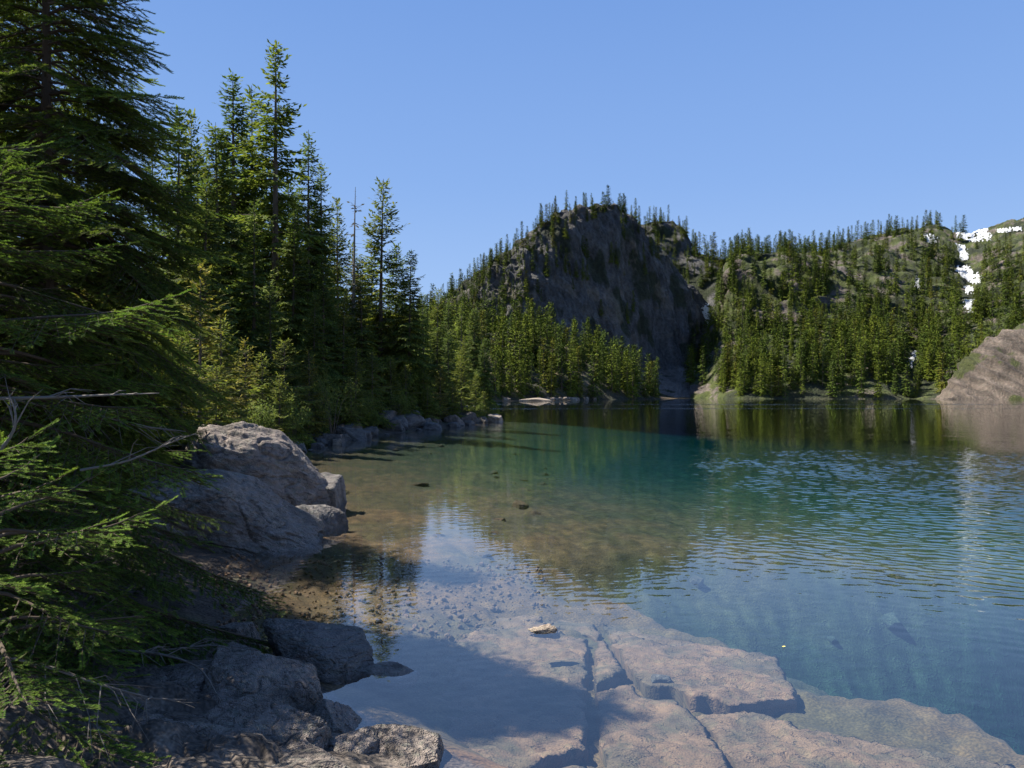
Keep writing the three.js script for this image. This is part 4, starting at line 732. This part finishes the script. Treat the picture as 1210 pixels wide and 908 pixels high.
function nearFir(name, label, { seed, at, h, R, nb, start = 0.0, droop = 0.4, step = 0.06, lat = 0.12, scale = 1, twig, prof: shapeOf, ragged = 0.3, rise = 0.5, lean = [0, 0], skip = () => false, dead = 0, trunkR = 0.016 }) {
  const r = rng(seed), t = group(name), trunk = new GB(), wood = new GB(), list = [], tints = [], axis = (y) => V(lean[0] * y / h, y, lean[1] * y / h), pts = [];
  for (let k = 0; k <= 12; k++) { const y = lerp(-0.6, h, k / 12); pts.push(axis(y).add(V(0.02 * n2(y, seed), 0, 0.02 * n2(y, seed + 5)))); }
  tube(trunk, pts, trunkR * h, 0.01, 12, [1, 1, 1]);
  const p = V(), q = V(), tan = V(), side = V(), dir = V(), X = V(), Y = V(), Z = V(), m = new THREE.Matrix4();
  for (let i = 0; i < nb; i++) {
    const f = (i + r()) / nb, y = h * (start + (0.98 - start) * f), a = i * GOLD + r() * 0.9, ca = Math.cos(a), sa = Math.sin(a), L = R * shapeOf(f) * (0.7 + 0.45 * r()) * (1 + ragged * n3(ca + seed, sa, f * 4)), o = axis(y);
    if (L < 0.08 || skip(ca, sa, f, o, L)) continue;
    const pitch = lerp(-0.12, rise, f ** 1.5) + (r() - 0.5) * 0.35, dr = droop * (0.7 + 0.6 * r()) * (1 - 0.5 * f), bend = (r() - 0.5) * 0.4;
    const bp = (s, out) => { const l = L * s, k = bend * s * s * L * 0.5; return out.set(o.x + ca * l - sa * k, o.y + L * (Math.tan(pitch) * s - dr * s * s + 0.18 * s ** 4), o.z + sa * l + ca * k); };
    const line = []; for (let k = 0; k <= 6; k++) line.push(bp(k / 6, V()).add(V(0, 0.012 * n2(k * 2.2, i), 0)));
    const isDead = r() < dead, deadW = isDead ? new GB() : null;
    tube(isDead ? deadW : wood, line, 0.006 + 0.009 * L, 0.003, 4, [1, 1, 1]);
    const n = Math.max(3, Math.round(L / lat)), tone = 0.7 + 0.55 * r(), inner = isDead ? 0.25 : 0.22 + 0.2 * r();
    for (let k = 0; k <= n; k++) {
      const s = lerp(inner, 1, (k + (isDead ? 2.5 : 0.5) * r()) / (n + (isDead ? 2.5 : 0.5))); bp(s, p); bp(Math.min(1.03, s + 0.05), q); tan.subVectors(q, p).normalize();
      for (const sg of k === n ? [0] : [-1, 1]) {
        side.set(-sa * sg, -0.12 - 0.25 * r(), ca * sg);
        const l = sg ? Math.min(0.45 * L * (1.1 - s) + 0.1 * scale, 0.7) * (0.55 + 0.6 * r()) : 0.14 * scale;
        dir.copy(tan).multiplyScalar(0.5 + 0.4 * r()).addScaledVector(side, sg ? 0.85 : 0).normalize();
        const e = p.clone().addScaledVector(dir, l); e.y -= 0.15 * l;
        if (isDead) { if (r() < 0.45) { e.add(V((r() - 0.5) * 0.7 * l, (r() - 0.6) * 0.5 * l, (r() - 0.5) * 0.7 * l)); const md = p.clone().lerp(e, 0.5).add(V((r() - 0.5) * 0.35 * l, (r() - 0.2) * 0.25 * l, (r() - 0.5) * 0.35 * l)); tube(deadW, [p.clone(), md, e], 0.0035, 0.0012, 3, [1, 1, 1]); if (r() < 0.5) tube(deadW, [md, md.clone().lerp(e, 0.6).add(V((r() - 0.5) * 0.3 * l, (r() - 0.7) * 0.3 * l, (r() - 0.5) * 0.3 * l))], 0.002, 0.001, 3, [1, 1, 1]); } continue; }
        tube(wood, [p.clone(), e], 0.003, 0.0015, 3, [1, 1, 1]);
        const c = Math.max(1, Math.round(l / (step * scale)));
        for (let b = 0; b <= c; b++) {
          const g = b / c, alt = b === c ? 0 : (b % 2 ? 1 : -1);
          q.lerpVectors(p, e, g);
          X.copy(dir).addScaledVector(V(-dir.z, 0, dir.x), alt * (0.6 + 0.4 * r())).add(V((r() - 0.5) * 0.3, (r() - 0.5) * 0.35 - 0.06, (r() - 0.5) * 0.3)).normalize();
          Y.set((r() - 0.5) * 0.7, 1, (r() - 0.5) * 0.7); Z.crossVectors(X, Y).normalize(); Y.crossVectors(Z, X);
          const z = scale * (0.7 + 0.5 * r()); m.makeBasis(X, Y, Z); m.scale(V(z, z, z)); m.setPosition(q);
          list.push(m.clone()); const w = tone * (0.8 + 0.4 * r()); tints.push(new THREE.Color().setRGB(w * (0.95 + 0.2 * r()), w, w * 0.95));
        }
      }
    }
    if (isDead) mesh('dead_branch', deadW.build(false), M.greyWood, t);
  }
  mesh('trunk', trunk.build(false), M.bark, t); mesh('branches', wood.build(false), M.twigWood, t);
  const im = lit(new THREE.InstancedMesh(twig, M.leaf, list.length)); im.name = 'crown'; list.forEach((x, i) => { im.setMatrixAt(i, x); im.setColorAt(i, tints[i]); }); tag(im, null, null, null, 'stuff'); t.add(im);
  t.position.copy(at); console.log(name, list.length);
  return tag(t, label, 'fir tree');
}
const G = (x, z) => V(x, Math.max(0.02, groundHeight(x, z)) - 0.02, z);
const twigA = twigGeo(1, 46, 0.12, 0.026, 0.006, [0.075, 0.125, 0.020], [0.25, 0.33, 0.04]), twigB = twigGeo(2, 54, 0.075, 0.017, 0.0036, [0.075, 0.14, 0.020], [0.25, 0.38, 0.045]);
nearFir('large_fir', 'large fir with sweeping dark boughs leaning over the boulders', { seed: 301, at: G(-3.85, -6.5), h: 6.1, R: 2.0, nb: 270, start: 0.12, twig: twigA, scale: 1.0, step: 0.05, lat: 0.085, droop: 0.7, prof: (f) => Math.pow(1 - f, 0.85) * Math.min(1, 0.28 + 1.5 * f), dead: 0.04, ragged: 0.22, rise: 0.3 });
nearFir('large_fir', 'second large fir behind the sweeping dark boughs', { seed: 302, at: G(-7.2, -10.6), h: 9, R: 2.4, nb: 190, start: 0.06, twig: twigA, scale: 1.35, step: 0.075, lat: 0.13, droop: 0.6, prof: (f) => Math.pow(1 - f, 0.8), rise: 0.3 });
nearFir('small_fir', 'small fir with drooping needle sprays over the shore ledge', { seed: 303, at: G(-3.5, -4.9), h: 3.3, R: 2.1, nb: 120, start: 0.04, twig: twigB, scale: 1, step: 0.042, lat: 0.075, droop: 0.5, prof: (f) => Math.pow(1 - f, 0.7), dead: 0.08, rise: 0.35 });
nearFir('small_fir', 'fir sapling with bright sprays in front of the ledge rocks', { seed: 304, at: G(-2.35, -3.55), h: 1.25, R: 0.85, nb: 34, start: 0.05, twig: twigB, scale: 0.9, step: 0.045, lat: 0.08, droop: 0.3, prof: (f) => Math.pow(1 - f, 0.6), dead: 0.1, rise: 0.4 });
nearFir('small_fir', 'fir reaching one bright spray towards the boulders', { seed: 305, at: G(-4.7, -7.9), h: 3.0, R: 1.5, nb: 84, start: 0.04, twig: twigB, scale: 1.05, step: 0.055, lat: 0.1, droop: 0.38, prof: (f) => Math.pow(1 - f, 0.7), dead: 0.06, rise: 0.3 });
// dead twigs lying over the ledge
function deadBranch(label, seed, pts, r0, n) {
  const gb = new GB(), r = rng(seed), c = new THREE.CatmullRomCurve3(pts), line = c.getPoints(14); tube(gb, line, r0, r0 * 0.25, 5, [1, 1, 1]);
  for (let k = 0; k < n; k++) { const s = 0.15 + 0.8 * r(), a = c.getPoint(s), t = c.getTangent(s), l = (0.12 + 0.3 * r()) * (1.2 - s), e = a.clone().addScaledVector(t, l * 0.7).add(V((r() - 0.5) * l, (r() - 0.6) * l * 0.5, (r() - 0.5) * l)), md = a.clone().lerp(e, 0.5).add(V(0, 0.1 * l, 0)); tube(gb, [a, md, e], r0 * 0.4, r0 * 0.12, 4, [1, 1, 1]); if (r() < 0.7) tube(gb, [md, md.clone().lerp(e, 0.7).add(V((r() - 0.5) * l * 0.6, -0.1 * l * r(), (r() - 0.5) * l * 0.6))], r0 * 0.25, r0 * 0.1, 3, [1, 1, 1]); }
  return tag(mesh('dead_branch', gb.build(false), M.greyWood), label, 'dead branch');
}
deadBranch('bent dead branch trailing over the top of the shore ledge', 401, [P(110, 770, 4.7), P(180, 772, 4.6), P(235, 790, 4.5), P(262, 832, 4.35)], 0.011, 12);
deadBranch('forked dead branch lying on the pale flat slab', 402, [P(120, 776, 4.8), P(200, 768, 4.9), P(262, 764, 4.9), P(300, 790, 4.75)], 0.009, 14);
deadBranch('long straight dead branch stretched through the small fir', 403, [P(-40, 472, 4.3), P(60, 470, 4.25), P(130, 467, 4.2), P(188, 465, 4.2)], 0.012, 7);
deadBranch('crooked pale dead branch hanging in the small fir', 404, [P(-10, 545, 3.9), P(15, 510, 3.9), P(18, 490, 3.9), P(12, 470, 3.95)], 0.011, 5);
deadBranch('dead branch slanting out before the largest boulder', 405, [P(95, 556, 4.3), P(150, 545, 4.3), P(200, 524, 4.4), P(232, 512, 4.5)], 0.008, 7);
// undergrowth on the bank
{
  const r = rng(55), gb = new GB(), d = V(), list = [];
  for (let k = 0; k < 40; k++) { const a = r() * 6.28, e = 0.3 + 0.9 * r(); d.set(Math.cos(a) * Math.cos(e), Math.sin(e), Math.sin(a) * Math.cos(e)); const v = 0.7 + 0.6 * r(); kite(gb, V(d.x * 0.04, 0.02, d.z * 0.04).addScaledVector(d, 0.12 * r()), d, 0.1 + 0.08 * r(), 0.035, 0, 1, 0.3, [0.06 * v, 0.085 * v, 0.022 * v], [0.11 * v, 0.14 * v, 0.035 * v], 0.3); }
  const g = gb.build();
  for (let k = 0; k < 14000; k++) { const z = -7 - 52 * Math.pow(r(), 0.8), x = -26 * r() + 1, s = shoreDistance(x, z); if (s < 0.9 + 1.2 * r() || n2(x * 0.5, z * 0.5) < -0.25) continue; const q = 0.6 + 1.2 * r(); list.push(new THREE.Matrix4().compose(V(x, groundHeight(x, z), z), new THREE.Quaternion().setFromEuler(new THREE.Euler(0, r() * 6.28, 0)), V(q, q * 0.9, q))); }
  const im = lit(new THREE.InstancedMesh(g, M.leaf, list.length)); im.name = 'undergrowth'; list.forEach((m, i) => im.setMatrixAt(i, m)); scene.add(im); tag(im, 'low green undergrowth on the forest floor of the bank', 'undergrowth', null, 'stuff');
}
const renderer = new THREE.WebGLRenderer({ antialias: true });
renderer.shadowMap.enabled = true;
renderer.toneMapping = THREE.LinearToneMapping;
renderer.toneMappingExposure = EXPOSURE;
renderer.render(scene, camera);
